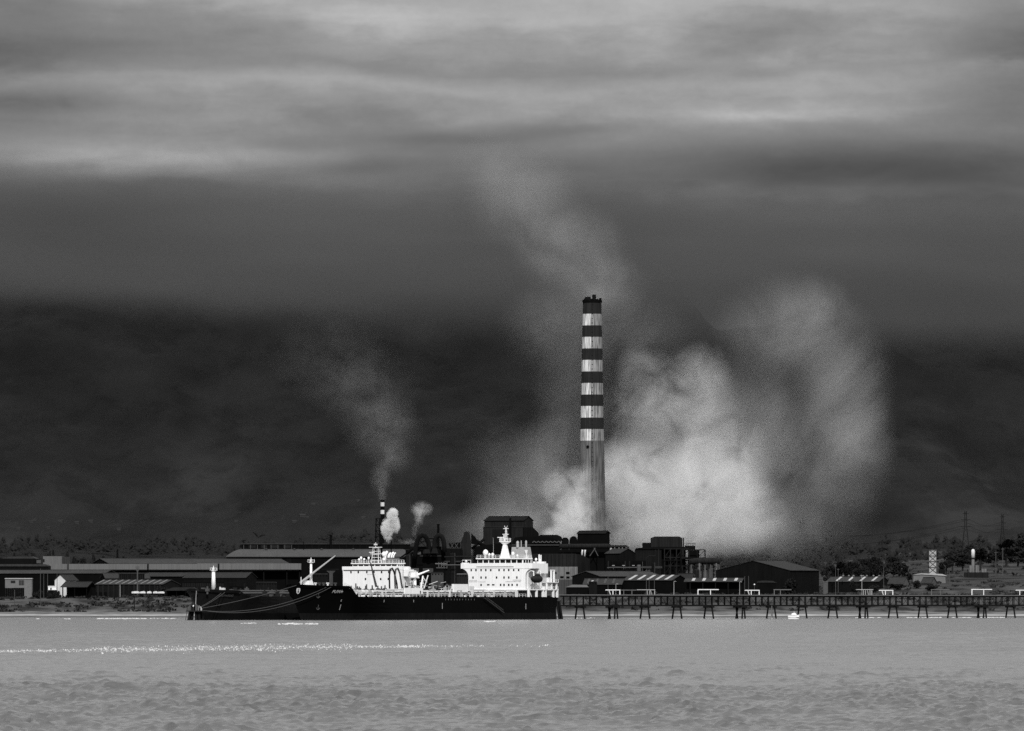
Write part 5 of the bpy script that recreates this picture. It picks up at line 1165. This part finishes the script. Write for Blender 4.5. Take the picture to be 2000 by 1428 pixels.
# pylons
def pylon(label, px, yt, yb, w, Y):
    b = Bld('pylon', label, 'pylon', px, Y, 'power pylons on the hill'); h = b.Z(yt); wm = w / 2 * b.s
    def wd(z): t = z / h; return wm * (1 - .82 * min(1, t / .75)) if t < .75 else wm * .18
    lv = [h * i / 10 for i in range(11)]
    for sx in (-1, 1):
        for sy in (-1, 1): MB().tube([(sx * wd(z), sy * wd(z), z) for z in lv], .2, 5).build('leg', 'rust3', b.root)
    for i in range(10):
        z0, z1 = lv[i], lv[i + 1]
        for sx in (-1, 1): MB().cyl((sx * wd(z0), -wd(z0), z0), (-sx * wd(z1), -wd(z1), z1), .11, .11, 4).build('brace', 'rust3', b.root)
    for k, f in ((.72, 1.0), (.84, .85), (.95, .65)):
        MB().box(-wm * f, wm * f, -.25, .25, h * k - .15, h * k + .15).build('crossarm', 'rust3', b.root)
    return [b.root.location + Vector((sx * wm * f, 0, h * k)) for k, f in ((.72, 1.0), (.84, .85)) for sx in (-1, 1)]
t1_ = pylon('faint power pylon on hill, left of two', 1886, 998, 1060, 20, 5200); t2_ = pylon('faint power pylon on hill, right of two', 1958, 1004, 1050, 18, 5050)
for i, (a, c) in enumerate(zip(t1_, t2_)):
    far_ = a + Vector((-95, 420, -8 + i))
    pts_ = [c.lerp(a, t / 8) - Vector((0, 0, 3 * 4 * (t / 8) * (1 - t / 8))) for t in range(9)] + [a.lerp(far_, t / 10) - Vector((0, 0, 5 * 4 * (t / 10) * (1 - t / 10))) for t in range(1, 11)]
    tag(MB().tube(pts_, .07, 4).build('power_line', 'soot'), ('lower left', 'lower right', 'upper left', 'upper right')[i] + ' sagging power line between the two hill pylons', 'cable', 'power lines')
# hillside road: a pale strip laid on the slope
rp = []
for px, py in ((1672, 1106), (1675, 1101), (1680, 1096), (1688, 1091), (1700, 1087), (1716, 1084), (1735, 1081), (1760, 1079)):
    q = hit(px, py, 3690, 5200); rp.append(q)
mb = MB(); vs_ = []
for i, q in enumerate(rp):
    vs_ += [(q.x - 1, q.y - 8, gz(q.x - 1, q.y - 8) + .35), (q.x + 1, q.y + 8, gz(q.x + 1, q.y + 8) + .35)]
mb.add(vs_, [(2 * i, 2 * i + 1, 2 * i + 3, 2 * i + 2) for i in range(len(rp) - 1)]); kind(mb.build('road', 'conc2'), 'structure')

# ---- clutter of the works: tanks, pipe runs, cabins, roof ventilators, each standing on its own
def tank(label, px, yt, w, Y, m, dome_=True):
    b = Bld('storage_tank', label, 'tank', px, Y, 'small tanks of the works'); r = w / 2 * b.s; h = b.Z(yt)
    MB().lathe([(r, 0), (r, h - .5 * r), (r * .8, h - .15 * r), (.05, h)] if dome_ else [(r, 0), (r, h), (r * .95, h + .1)], n=14).build('shell', m, b.root, False)
    MB().lathe([(r * 1.03, h * .55), (r * 1.03, h * .55 + .25)], n=14).build('hoop', 'soot', b.root)
    MB().tube([(r * .8, -r * .75, 0), (r * .8, -r * .75, h)], .1, 5).build('ladder', 'mgrey', b.root)
tank('small dusty tank left of the looped ducts', 797, 1083, 9, 4060, 'rust3'); tank('dark tank between the ducts and the bin tower', 884, 1080, 11, 4050, 'rust2'); tank('grey tank at foot of the tall plant block', 1248, 1103, 8, 4000, 'mgrey')
tank('slim dark tank right of the pump house', 1276, 1099, 7, 4010, 'rust'); tank('flat dark tank at left of the concrete walled building', 1030, 1092, 16, 4010, 'rust2', False); tank('dusty tank under the fat duct', 1362, 1112, 9, 4040, 'rust3')
def run(label, pts_, r, Y, m, legs=()):
    b = Bld('pipe_run', label, 'pipe', pts_[0][0], Y, 'pipe runs of the works'); b.tube('pipe', pts_, r, m, 0, 7)
    for px, py in legs: b.box('support', px - .5, px + .5, py, None, 'soot', -.2, .2)
run('sloping pipe run from hall end to crusher house', [(770, 1095), (786, 1090), (800, 1082), (806, 1076)], .3, 4060, 'rust3', ((778, 1093), (790, 1088)))
run('level pipe run behind the white bridge, upper', [(868, 1088), (900, 1087), (940, 1088.5), (968, 1088)], .35, 4040, 'rust3', ((880, 1089), (905, 1088), (930, 1089), (955, 1089)))
run('level pipe run behind the white bridge, lower', [(862, 1104), (890, 1103.5), (918, 1104)], .3, 4020, 'mgrey', ((870, 1105), (900, 1105)))
run('kinked pipe run climbing the tall plant block', [(1262, 1112), (1262, 1090), (1268, 1086), (1280, 1086), (1280, 1074)], .28, 4085, 'rust3')
run('pipe run along front of the pump house', [(1186, 1109), (1200, 1108), (1225, 1108.5), (1258, 1108)], .25, 4010, 'mgrey', ((1192, 1109), (1210, 1109), (1240, 1109)))
run('inclined conveyor tube from bin tower to furnace building', [(921, 1072), (934, 1062), (946, 1053)], .7, 4120, 'rust2', ((928, 1068), (938, 1061)))
def cabin(label, x0, x1, yt, Y, m, rm='roof3'):
    b = Bld('site_cabin', label, 'cabin', (x0 + x1) / 2, Y, 'small cabins of the works'); w = b.box('wall', x0, x1, yt, None, m, 0, 4); b.prof('roof', [(x0 - .5, yt - .05), (x0 + 1, yt - 1.6), (x1 - 1, yt - 1.6), (x1 + .5, yt - .05)], rm, -.3, 4.3)
    n = max(2, int((x1 - x0) / 5))
    for i in range(n): b.box('window', x0 + (i + .3) * (x1 - x0) / n, x0 + (i + .7) * (x1 - x0) / n, yt + 1.5, yt + 4, 'soot', -.08, -.003, w)
cabin('grey cabin with windows above the midship hose crane', 842, 866, 1119, 3900, 'conc2'); cabin('pale roofed cabin left of the white bridge', 892, 912, 1122, 3880, 'rust3', 'grey'); cabin('dark cabin by the low shed gable', 1150, 1166, 1137, 3845, 'rust2'); cabin('little cabin right of the fat duct', 1410, 1424, 1124, 3920, 'rust3')
cabin('grey cabin behind the far tanker foremast', 612, 640, 1122, 3880, 'rust2', 'roof2'); cabin('low cabin between charcoal and black bows', 500, 540, 1138, 3830, 'rust2', 'roof3')
b = Bld('road_viaduct', 'concrete T shaped pillar carrying a dark ledge behind the derrick boom', 'pillar', 646, 3980); b.prof('pillar', [(643, 1180), (643, 1120), (636, 1113.5), (657, 1113.5), (650, 1120), (650, 1180)], 'conc2', 0, 3); b.box('ledge', 628, 662, 1111, 1113.4, 'rust2', -.5, 6)
for i, (px, lab) in enumerate(((520, 'leftmost'), (575, 'second'), (628, 'third'), (690, 'fourth'))):
    b = Bld('roof_ventilator', lab + ' small ventilator on the long hall roof slope', 'vent', px, 4258, 'ventilators on the hall roof'); b.post('pipe', px, 1074.5, 1082, .35, 'roof3', 0, 7); MB().lathe([(.5, 0), (.8, .2), (.5, .8), (.05, 1.0)], (0, 0, b.Z(1074.5)), 8).build('cowl', 'roof2', b.root)
# ------------------------------------------------------------------ trees, scrub, hill houses, bird
def leaf_clump(mb, c, r, n, rs, sz, flat=1.0):
    for i in range(n):
        d = Vector((rs.gauss(0, 1), rs.gauss(0, 1), rs.gauss(0, 1) * flat)); d.normalize(); d *= r * rs.random() ** .4
        p = Vector(c) + d; a = Vector((rs.uniform(-1, 1), rs.uniform(-1, 1), rs.uniform(-1, 1))).normalized() * sz * rs.uniform(.6, 1.3); b = a.orthogonal().normalized() * sz * rs.uniform(.5, 1.1)
        mb.add([p - a, p + b * .8, p + a, p - b], [(0, 1, 2, 3)])
def make_tree(kind_, seed, lm):
    rs = random.Random(seed); cr_ = MB(); tr = MB()
    if kind_ == 'round':                         # broad eucalyptus-like crown, unit height 1 -> scaled
        H = 1.0; tr.tube([(0, 0, -.06), (.01, 0, .25), (.02, .01, .5), (0, 0, .75)], [.035, .028, .02, .008], 7)
        for k in range(13):
            a = rs.random() * 6.28; hh = rs.uniform(.34, .92); rad = .30 * math.sin(min(1, (1.08 - hh) / .62) * math.pi / 2) * rs.uniform(.45, 1.1)
            c = (math.cos(a) * rad, math.sin(a) * rad, hh); tr.tube([(0, 0, hh * .55), (c[0] * .6, c[1] * .6, hh * .85), c], [.012, .008, .003], 5)
            leaf_clump(cr_, c, rs.uniform(.09, .17), 120, rs, .042, .8)
    elif kind_ == 'cone':
        tr.tube([(0, 0, -.06), (0, 0, .5), (0, 0, .97)], [.03, .018, .004], 7)
        for k in range(18):
            hh = .12 + .86 * k / 18; rad = .20 * (1 - hh) ** .8 + .012
            for j in range(5):
                a = rs.random() * 6.28; leaf_clump(cr_, (math.cos(a) * rad * .7, math.sin(a) * rad * .7, hh), rad * .6 + .012, 22, rs, .032, .6)
    else:                                        # shrub
        tr.tube([(0, 0, -.1), (.02, 0, .4), (0, 0, .7)], [.04, .03, .01], 6)
        for k in range(9):
            a = rs.random() * 6.28; rad = rs.uniform(0, .5); leaf_clump(cr_, (math.cos(a) * rad, math.sin(a) * rad, rs.uniform(.2, .75)), rs.uniform(.16, .3), 80, rs, .075, .7)
    return cr_.mesh('crown', lm), tr.mesh('trunk', 'trunk')
PROTO = {('round', i): make_tree('round', 11 + i, 'leaf' if i % 2 else 'leaf2') for i in range(4)}
PROTO.update({('cone', i): make_tree('cone', 31 + i, 'leaf') for i in range(2)}); PROTO.update({('shrub', i): make_tree('shrub', 51 + i, 'leaf') for i in range(2)})
def tree(k, i, px, yt, w, Y, label, group, nm='tree'):
    x = WX(px, Y); g = gz(x, Y); h = max(1.0, WZ(yt, Y) - g); o = thing(nm, label, 'tree' if k != 'shrub' else 'shrub', (x, Y, g), random.random() * 6.28, group)
    wd = w * Y / F / (.72 if k == 'round' else .42 if k == 'cone' else 1.15); o.scale = (wd, wd, h)
    c, t = PROTO[(k, i)]; link('crown', c, o); link('trunk', t, o); return o
G1 = 'trees behind the left sheds'
for k, i, px, yt, w, lab in (('round', 0, 12, 1085, 14, 'small round tree at far left edge behind sheds'), ('round', 1, 27, 1079, 14, 'round tree behind the topmost flat warehouse at left'), ('round', 2, 44, 1077, 18, 'broad tree second from left behind warehouses'),
                             ('round', 3, 66, 1077, 15, 'tree left of the tall pointed cypress pair'), ('round', 0, 96, 1075, 22, 'wide tree beside the left cypress'), ('cone', 0, 104, 1071, 12, 'pointed cypress above the grey box building'),
                             ('round', 1, 131, 1075, 12, 'small round tree right of the grey box building'), ('round', 2, 145, 1083, 16, 'round tree left of the wide gabled warehouse'), ('round', 3, 163, 1085, 16, 'low tree over the warehouse gable at left'),
                             ('round', 0, 183, 1080, 13, 'slim round tree above the dark warehouse gable'), ('round', 1, 200, 1085, 18, 'low broad tree right of the slim round tree'), ('cone', 1, 229.5, 1069, 10, 'tall dark pointed cypress standing alone at left'),
                             ('round', 2, 243, 1082, 20, 'round tree at right foot of the lone cypress')):
    tree(k, i, px, yt, w, 4350 + (px % 7) * 12, lab, G1)
G2 = 'trees on the right hill'
for k, i, px, yt, w, Y, lab in (('round', 0, 1622, 1100, 24, 4000, 'leftmost tree of the grove right of the black barn'), ('round', 1, 1645, 1096, 24, 3990, 'second tree of grove right of the black barn'), ('round', 2, 1664, 1094, 22, 3985, 'third tree of grove, left of the pale road'),
                                ('round', 3, 1692, 1087, 20, 3960, 'tree beside the pale hill road, left of pair'), ('round', 0, 1709, 1086, 22, 3960, 'tree beside the pale hill road, right of pair'), ('round', 1, 1682, 1102, 22, 3950, 'lower tree in front of the hill road pair'),
                                ('round', 2, 1728, 1098, 22, 3960, 'tree left of the dense dark clump'), ('round', 3, 1745, 1083, 22, 3980, 'tallest tree of the dense clump left of braced tower'), ('round', 0, 1757, 1097, 24, 3970, 'right tree of the dense clump left of braced tower'),
                                ('shrub', 0, 1775, 1109, 34, 3930, 'wide black shrub left of the braced tower'), ('round', 1, 1848, 1092, 20, 4010, 'tree just right of the braced white tower'), ('round', 2, 1860, 1072, 24, 4030, 'tall tree between braced tower and beacon'),
                                ('round', 3, 1880, 1078, 26, 4040, 'broad tree left of the beacon tower'), ('round', 0, 1896, 1060, 18, 4080, 'tall tree right behind the beacon tower'), ('round', 1, 1915, 1070, 26, 4060, 'broad tree right of the beacon tower'),
                                ('round', 2, 1945, 1075, 26, 4080, 'tree behind the two timber poles, left'), ('round', 3, 1965, 1068, 28, 4100, 'tree behind the two timber poles, right'), ('round', 0, 1988, 1066, 30, 4100, 'tall tree at right picture edge'),
                                ('round', 1, 1972, 1052, 26, 4300, 'bushy tree on skyline near right edge'), ('round', 2, 1998, 1038, 30, 4250, 'tallest skyline tree at the right picture edge'),
                                ('shrub', 1, 1545, 1125, 40, 3820, 'black shrub against right wall of the big barn'), ('shrub', 0, 1673, 1128, 24, 3760, 'rounded shrub below the right hand rooflit shed'), ('shrub', 1, 1706, 1140, 26, 3730, 'low shrub beside pier below the rooflit shed'),
                                ('shrub', 0, 1752, 1137, 34, 3735, 'grey shrub below the left cottage'), ('shrub', 1, 1790, 1130, 26, 3745, 'leafy shrub between the two cottages'), ('shrub', 0, 1820, 1136, 30, 3730, 'shrub below the right cottage'), ('shrub', 0, 97, 1151.5, 15, 3722, 'low dark shrub left of white annex'), ('shrub', 1, 112, 1150.5, 17, 3722, 'low dark shrub at foot of the white house'), ('shrub', 0, 72, 1147, 22, 3730, 'dark shrub right of the pale hut'), ('shrub', 1, 318, 1142, 34, 3742, 'black shrub against the ribbed shed gable at left')):
    tree(k, i, px, yt, w * (1.6 if k == 'round' else 1), Y, lab, G2 if k == 'round' else 'shrubs among the buildings', 'tree' if k == 'round' else 'shrub')
# low scrub on the bluff and hill: nobody could count it
rs = random.Random(5); sc = MB()
for i in range(1500):
    q = rs.random()
    if q < .42: px = rs.uniform(-60, 420); Y = rs.uniform(3642, 3705)
    elif q < .72: px = rs.uniform(1080, 2060); Y = rs.uniform(3650, 3715)
    else: px = rs.uniform(1560, 2060); Y = rs.uniform(3700, 4300)
    x = WX(px, Y)
    if vnoise(np.array(x / 13.0), np.array(Y / 9.0)) < (.47 if Y < 3660 else .36): continue
    g = gz(x, Y); r = rs.uniform(.5, 1.7)
    for k in range(9):
        a = Vector((rs.gauss(0, .6) * r, rs.gauss(0, .5) * r, rs.uniform(.0, .55) * r)); u = Vector((rs.uniform(-1, 1), rs.uniform(-1, 1), rs.uniform(-.4, .8))).normalized() * r * .5; v = u.orthogonal().normalized() * r * .4
        p = Vector((x, Y, g)) + a; sc.add([p - u, p + v, p + u, p - v], [(0, 1, 2, 3)])
kind(sc.build('scrub', 'leaf2'), 'stuff', 'low dark scrub dotted over the beach bluff and hill')
# far woods at the mountain foot
wd = MB()
for i in range(4200):
    px = rs.uniform(-250, 2250); Y = rs.uniform(5200, 6900)
    if 1600 < px and rs.random() < .75: continue
    x = WX(px, Y); 
    if vnoise(np.array(x / 130.0 + 7), np.array(Y / 260.0)) < .40: continue
    g = gz(x, Y); h = rs.uniform(5, 12); r = h * rs.uniform(.4, .7)
    for k in range(34):
        t = rs.random(); c = Vector((x + rs.gauss(0, .5) * r * (1.2 - t), Y + rs.gauss(0, .4) * r, g + h * (.25 + .7 * t))); w = r * (.42 - .25 * t)
        a = rs.random() * 6.28; u = Vector((math.cos(a), math.sin(a) * .6, rs.uniform(-.3, .3))) * w; v = Vector((0, .2, 1)) * h * .09
        wd.add([c - u, c - v, c + u, c + v * 1.3], [(0, 1, 2, 3)])
kind(wd.build('far_woods', 'leaf2'), 'stuff', 'dark woods along the foot of the mountains')
# houses on the mountain foot
hspots = [(36, 1034, 9), (52, 1031, 8), (62, 1022, 10), (72, 1012, 9), (68, 1018, 8), (90, 1022, 12), (94, 1034, 10), (86, 1029, 7), (118, 1023, 12), (120, 1030, 10), (150, 1024, 11), (160, 1028, 8), (177, 1024, 12), (212, 1033, 10), (232, 1036, 10), (130, 1057, 7), (97, 1064, 8), (42, 1024, 7), (461, 1020, 9), (480, 1024, 6), (591, 1012, 16), (600, 1016, 12), (575, 1022, 12), (588, 1034, 16), (600, 1013, 8), (620, 983, 16), (612, 987, 10), (602, 942, 8), (700, 983, 9), (690, 988, 9), (710, 1014, 10), (1655, 985, 7), (1662, 992, 9), (1670, 997, 9)]
hmesh = {}
for i, (px, py, w) in enumerate(hspots[::2]):
    q = hit(px, py, 5000, 10400, 15); s_ = q.y / F; W = w * s_ * .7; H = W * rs.uniform(.35, .6)
    o = thing('hill_house', 'one of the tiny pale houses scattered over the mountain foot', 'house', (q.x, q.y, q.z - 1), rs.uniform(-.3, .3), 'tiny houses on the mountain foot')
    MB().box(-W / 2, W / 2, 0, W * .6, -2, H + 1).build('wall', 'house', o); MB().prism([(-.3, H + 1), (W * .3, H + 1 + W * .13), (W * .6 + .3, H + 1)], -W / 2 - .3, W / 2 + .3, 'x').build('roof', 'roof2', o)
# flying bird
def bird():
    Y = 1500.0; s_ = Y / F; me = bpy.data.meshes.new('bird')
    J = [((.55, 0, .0), .02), ((.40, 0, .03), .05), ((.25, 0, .05), .055), ((.10, 0, .02), .13), ((-.15, 0, 0), .15), ((-.38, 0, .02), .09), ((-.55, 0, .03), .06),
         ((.08, .22, .10), .075), ((.05, .50, .34), .06), ((-.06, .80, .52), .035), ((-.16, 1.0, .62), .012), ((.08, -.22, .10), .075), ((.05, -.48, .30), .06), ((-.06, -.76, .38), .035), ((-.16, -1.0, .36), .012)]
    E = [(0, 1), (1, 2), (2, 3), (3, 4), (4, 5), (5, 6), (3, 7), (7, 8), (8, 9), (9, 10), (3, 11), (11, 12), (12, 13), (13, 14)]
    me.from_pydata([j[0] for j in J], E, [])
    o = bpy.data.objects.new('bird', me); COL.objects.link(o)
    md = o.modifiers.new('skin', 'SKIN'); o.modifiers.new('sub', 'SUBSURF').levels = 1; o.modifiers['sub'].render_levels = 1
    lay = me.skin_vertices[0] if len(me.skin_vertices) else None
    if lay is None:
        bm = bmesh.new(); bm.from_mesh(me); bm.verts.layers.skin.verify(); bm.to_mesh(me); bm.free(); lay = me.skin_vertices[0]
    for i, (p, r) in enumerate(J):
        lay.data[i].radius = (r, r) if i < 7 else (r * .7, r * 1.9)
    lay.data[4].use_root = True
    bpy.context.view_layer.update(); m2 = bpy.data.meshes.new_from_object(o.evaluated_get(bpy.context.evaluated_depsgraph_get())); bpy.data.objects.remove(o)
    m2.materials.clear(); m2.materials.append(M['feather'])
    b = link('bird', m2, None, P(505, 1048.5, Y)); b.rotation_euler = (R(8), R(-12), R(-62 + 150)); b.scale = (1.25, 1.25, 1.25)
    tag(b, 'dark bird gliding with raised wings above the long hall', 'bird')
bird()
# ------------------------------------------------------------------ smoke, steam and the low cloud on the mountain: real volumes
def smoke(name, label, blobs, dens, col=.9, nscale=.02, amp=1.0, detail=4, thresh=.0, aniso=0.0, soft=1.0, dist=.6):
    o0 = Vector(blobs[0][0])
    bm = bmesh.new()
    for c, r, w in blobs:
        mx = Matrix.Translation(Vector(c) - o0) @ Matrix.Diagonal((r[0] * 1.02, r[1] * 1.02, r[2] * 1.02, 1))
        bmesh.ops.create_icosphere(bm, subdivisions=2, radius=1.0, matrix=mx)
    res = bmesh.ops.convex_hull(bm, input=bm.verts)
    bmesh.ops.delete(bm, geom=list({g for g in res['geom_interior'] + res['geom_unused'] if isinstance(g, bmesh.types.BMVert)}), context='VERTS')
    me = bpy.data.meshes.new(name); bm.to_mesh(me); bm.free()
    m = bpy.data.materials.new(name); m.use_nodes = True
    n = m.node_tree.nodes; l = m.node_tree.links; n.clear()
    out = n.new('ShaderNodeOutputMaterial'); vol = n.new('ShaderNodeVolumePrincipled'); l.new(vol.outputs[0], out.inputs['Volume'])
    vol.inputs['Color'].default_value = (col, col, col, 1); vol.inputs['Anisotropy'].default_value = aniso
    tc = n.new('ShaderNodeTexCoord')
    def mth(op, a, b=None, clamp=False):
        q = n.new('ShaderNodeMath'); q.operation = op; q.use_clamp = clamp
        for i, v in enumerate((a, b)):
            if v is None: continue
            if hasattr(v, 'links'): l.new(v, q.inputs[i])
            else: q.inputs[i].default_value = v
        return q.outputs[0]
    tot = None
    for c, r, w in blobs:
        mp = n.new('ShaderNodeMapping'); mp.vector_type = 'TEXTURE'; mp.inputs['Location'].default_value = Vector(c) - o0; mp.inputs['Scale'].default_value = r
        l.new(tc.outputs['Object'], mp.inputs[0])
        d = n.new('ShaderNodeVectorMath'); d.operation = 'DOT_PRODUCT'; l.new(mp.outputs[0], d.inputs[0]); l.new(mp.outputs[0], d.inputs[1])
        f = mth('SUBTRACT', 1.0, d.outputs['Value'], True); f = mth('MULTIPLY', f, f); f = mth('MULTIPLY', f, w)
        tot = f if tot is None else mth('ADD', tot, f)
    t = n.new('ShaderNodeTexNoise'); t.inputs['Scale'].default_value = nscale; t.inputs['Detail'].default_value = detail; t.inputs['Roughness'].default_value = .64; t.inputs['Distortion'].default_value = dist
    nm = n.new('ShaderNodeMapping'); nm.inputs['Scale'].default_value = (1, .3, 1); l.new(tc.outputs['Object'], nm.inputs[0]); l.new(nm.outputs[0], t.inputs['Vector'])
    nz = mth('MULTIPLY', mth('SUBTRACT', t.outputs[0], .5), amp)
    e = mth('MULTIPLY', tot, mth('ADD', 1.0, mth('MULTIPLY', nz, 2.0)))
    e = mth('SUBTRACT', mth('ADD', e, mth('MULTIPLY', mth('MULTIPLY', nz, .6), mth('MINIMUM', tot, .5))), thresh)
    e = mth('MAXIMUM', e, 0.0)
    l.new(mth('MULTIPLY', e, dens), vol.inputs['Density'])
    me.materials.append(m)
    o = link(name, me, None, o0); kind(o, 'stuff', label); return o
def B(px, py, Y, rx, ry, rz, w): s = Y / F; return (tuple(P(px, py, Y)), (rx * s, ry, rz * s), w)

smoke('chimney_foot_smoke', 'bright smoke rising round the foot of the striped chimney',
      [B(1120, 1018, 4270, 52, 11, 62, 1.5), B(1138, 960, 4274, 46, 9, 80, .5), B(1085, 1045, 4280, 40, 12, 24, .7), B(1182, 985, 4272, 56, 7, 80, .12),
       B(1100, 965, 4280, 75, 14, 80, .35), B(1160, 1035, 4272, 55, 8, 35, .15)], .13, .985, .085, 1.6, 7, .07)
smoke('smelter_smoke', 'broad billowing smoke drifting right behind the striped chimney',
      [B(1330, 970, 4370, 190, 34, 150, .85), B(1260, 800, 4375, 100, 24, 130, .27), B(1350, 775, 4375, 115, 26, 120, .3), B(1400, 890, 4375, 140, 30, 150, .45), B(1215, 935, 4365, 95, 20, 105, 1.0),
       B(1440, 1010, 4375, 130, 28, 100, .6), B(1300, 1050, 4370, 210, 30, 70, .75), B(1255, 715, 4375, 75, 18, 75, .2), B(1375, 715, 4375, 75, 18, 80, .2), B(1330, 940, 4368, 80, 20, 70, .5)],
      .046, .985, .046, 1.55, 7, .06)
smoke('thin_smoke_ring', 'thin grey smoke curling up and over on the right',
      [B(1540, 640, 4420, 170, 45, 130, .9), B(1650, 740, 4420, 115, 45, 170, 1.0), B(1640, 900, 4420, 130, 45, 170, .9), B(1500, 960, 4420, 180, 40, 150, .9), B(1570, 820, 4420, 140, 40, 150, .6),
       B(1500, 1040, 4420, 230, 40, 75, .9), B(1690, 860, 4420, 75, 40, 150, .6), B(1440, 830, 4420, 150, 40, 180, .75), B(1300, 860, 4420, 200, 40, 220, .6), B(1600, 610, 4420, 110, 40, 90, .5)],
      .0044, .96, .015, 1.9, 7, .02)
smoke('chimney_plume', 'thin smoke drifting up and left from the top of the striped chimney',
      [B(1180, 555, 4330, 110, 28, 80, .9), B(1160, 572, 4315, 34, 12, 30, 1.0), B(1110, 480, 4340, 140, 32, 105, .9), B(1020, 390, 4350, 140, 35, 120, .7), B(1090, 640, 4330, 140, 26, 120, .6), B(1230, 660, 4330, 150, 25, 110, .5), B(950, 320, 4350, 100, 30, 80, .3)],
      .0060, .95, .028, 1.5, 7, .02)
smoke('plant_haze', 'pale smoke hanging over the plant left of the striped chimney',
      [B(1040, 990, 4390, 150, 30, 120, .8), B(990, 1040, 4390, 140, 30, 80, .7), B(1090, 900, 4390, 120, 28, 110, .7), B(1120, 780, 4390, 110, 26, 160, .4), B(1000, 900, 4390, 120, 26, 100, .3)],
      .0085, .95, .03, 1.2, 6, .02)
smoke('stack_plume', 'grey smoke plume above the small striped stack',
      [B(746, 965, 4350, 13, 3.5, 22, 2.4), B(743, 935, 4350, 28, 7, 38, 1.5), B(766, 893, 4350, 52, 12, 46, .75), B(748, 835, 4355, 95, 22, 85, .36), B(715, 765, 4360, 130, 28, 110, .17), B(650, 700, 4360, 170, 32, 130, .09)],
      .010, .96, .075, 1.5, 7, .015)
smoke('steam_puff', 'dense bright white steam puff beside the small striped stack',
      [B(756, 1032, 4120, 17, 4.4, 26, 2.6), B(767, 1010, 4120, 17, 4.2, 24, 2.6), B(760, 1052, 4120, 13, 3.4, 18, .9), B(773, 1028, 4120, 13, 3.6, 20, 1.4)], .9, .995, .3, 1.9, 6, .35)
smoke('steam_wisp', 'small ragged steam wisp right of the bright steam puff',
      [B(823, 994, 4200, 28, 5, 20, 1.2), B(818, 1012, 4200, 15, 4, 25, .8), B(810, 1035, 4200, 10, 3, 28, .35), B(795, 1057, 4200, 26, 4, 9, .5)], .09, .98, .3, 2.0, 6, .08)
def cloud_bank():
    mb = MB(); mb.box(-3200, 3200, 7700, 9300, 200, 530); me = mb.mesh('low_cloud', [])
    me.materials.clear()
    m = bpy.data.materials.new('low_cloud'); m.use_nodes = True
    n = m.node_tree.nodes; l = m.node_tree.links; n.clear()
    out = n.new('ShaderNodeOutputMaterial'); vol = n.new('ShaderNodeVolumePrincipled'); l.new(vol.outputs[0], out.inputs['Volume'])
    vol.inputs['Color'].default_value = (.14,) * 3 + (1,); vol.inputs['Anisotropy'].default_value = 0
    g = n.new('ShaderNodeNewGeometry'); sp = n.new('ShaderNodeSeparateXYZ'); l.new(g.outputs['Position'], sp.inputs[0])
    def mth(op, a, b=None, clamp=False):
        q = n.new('ShaderNodeMath'); q.operation = op; q.use_clamp = clamp
        for i, v in enumerate((a, b)):
            if v is None: continue
            if hasattr(v, 'links'): l.new(v, q.inputs[i])
            else: q.inputs[i].default_value = v
        return q.outputs[0]
    mp = n.new('ShaderNodeMapping'); mp.inputs['Scale'].default_value = (1, 1, 2.2); l.new(g.outputs['Position'], mp.inputs[0])
    t = n.new('ShaderNodeTexNoise'); t.inputs['Scale'].default_value = .0045; t.inputs['Detail'].default_value = 4; l.new(mp.outputs[0], t.inputs['Vector'])
    zz = mth('ADD', sp.outputs[2], mth('MULTIPLY', mth('SUBTRACT', t.outputs[0], .5), 80.0))
    zz = mth('ADD', zz, mth('MULTIPLY', sp.outputs[0], .05))
    def rmp(a, b):
        r = n.new('ShaderNodeMapRange'); r.interpolation_type = 'SMOOTHSTEP'; r.inputs[1].default_value = a; r.inputs[2].default_value = b; l.new(zz, r.inputs[0]); return r.outputs[0]
    d = mth('MULTIPLY', rmp(285, 365), mth('SUBTRACT', 1.0, rmp(350, 425)))
    l.new(mth('MULTIPLY', d, .0036), vol.inputs['Density'])
    cm = n.new('ShaderNodeMapping'); cm.inputs['Scale'].default_value = (.45, .3, 2.4); cm.inputs['Location'].default_value = (31, 7, 3); l.new(g.outputs['Position'], cm.inputs[0])
    ct = n.new('ShaderNodeTexNoise'); ct.inputs['Scale'].default_value = .0042; ct.inputs['Detail'].default_value = 3; l.new(cm.outputs[0], ct.inputs['Vector'])
    cr_ = n.new('ShaderNodeMapRange'); cr_.inputs[1].default_value = .3; cr_.inputs[2].default_value = .7; cr_.inputs[3].default_value = .085; cr_.inputs[4].default_value = .195; l.new(ct.outputs[0], cr_.inputs[0])  # shade from higher clouds put into the low albedo
    cc = n.new('ShaderNodeCombineColor')
    for i in range(3): l.new(cr_.outputs[0], cc.inputs[i])
    l.new(cc.outputs[0], vol.inputs['Color'])
    me.materials.append(m)
    kind(link('low_cloud', me), 'stuff', 'grey cloud bank hiding the mountain tops')
cloud_bank()
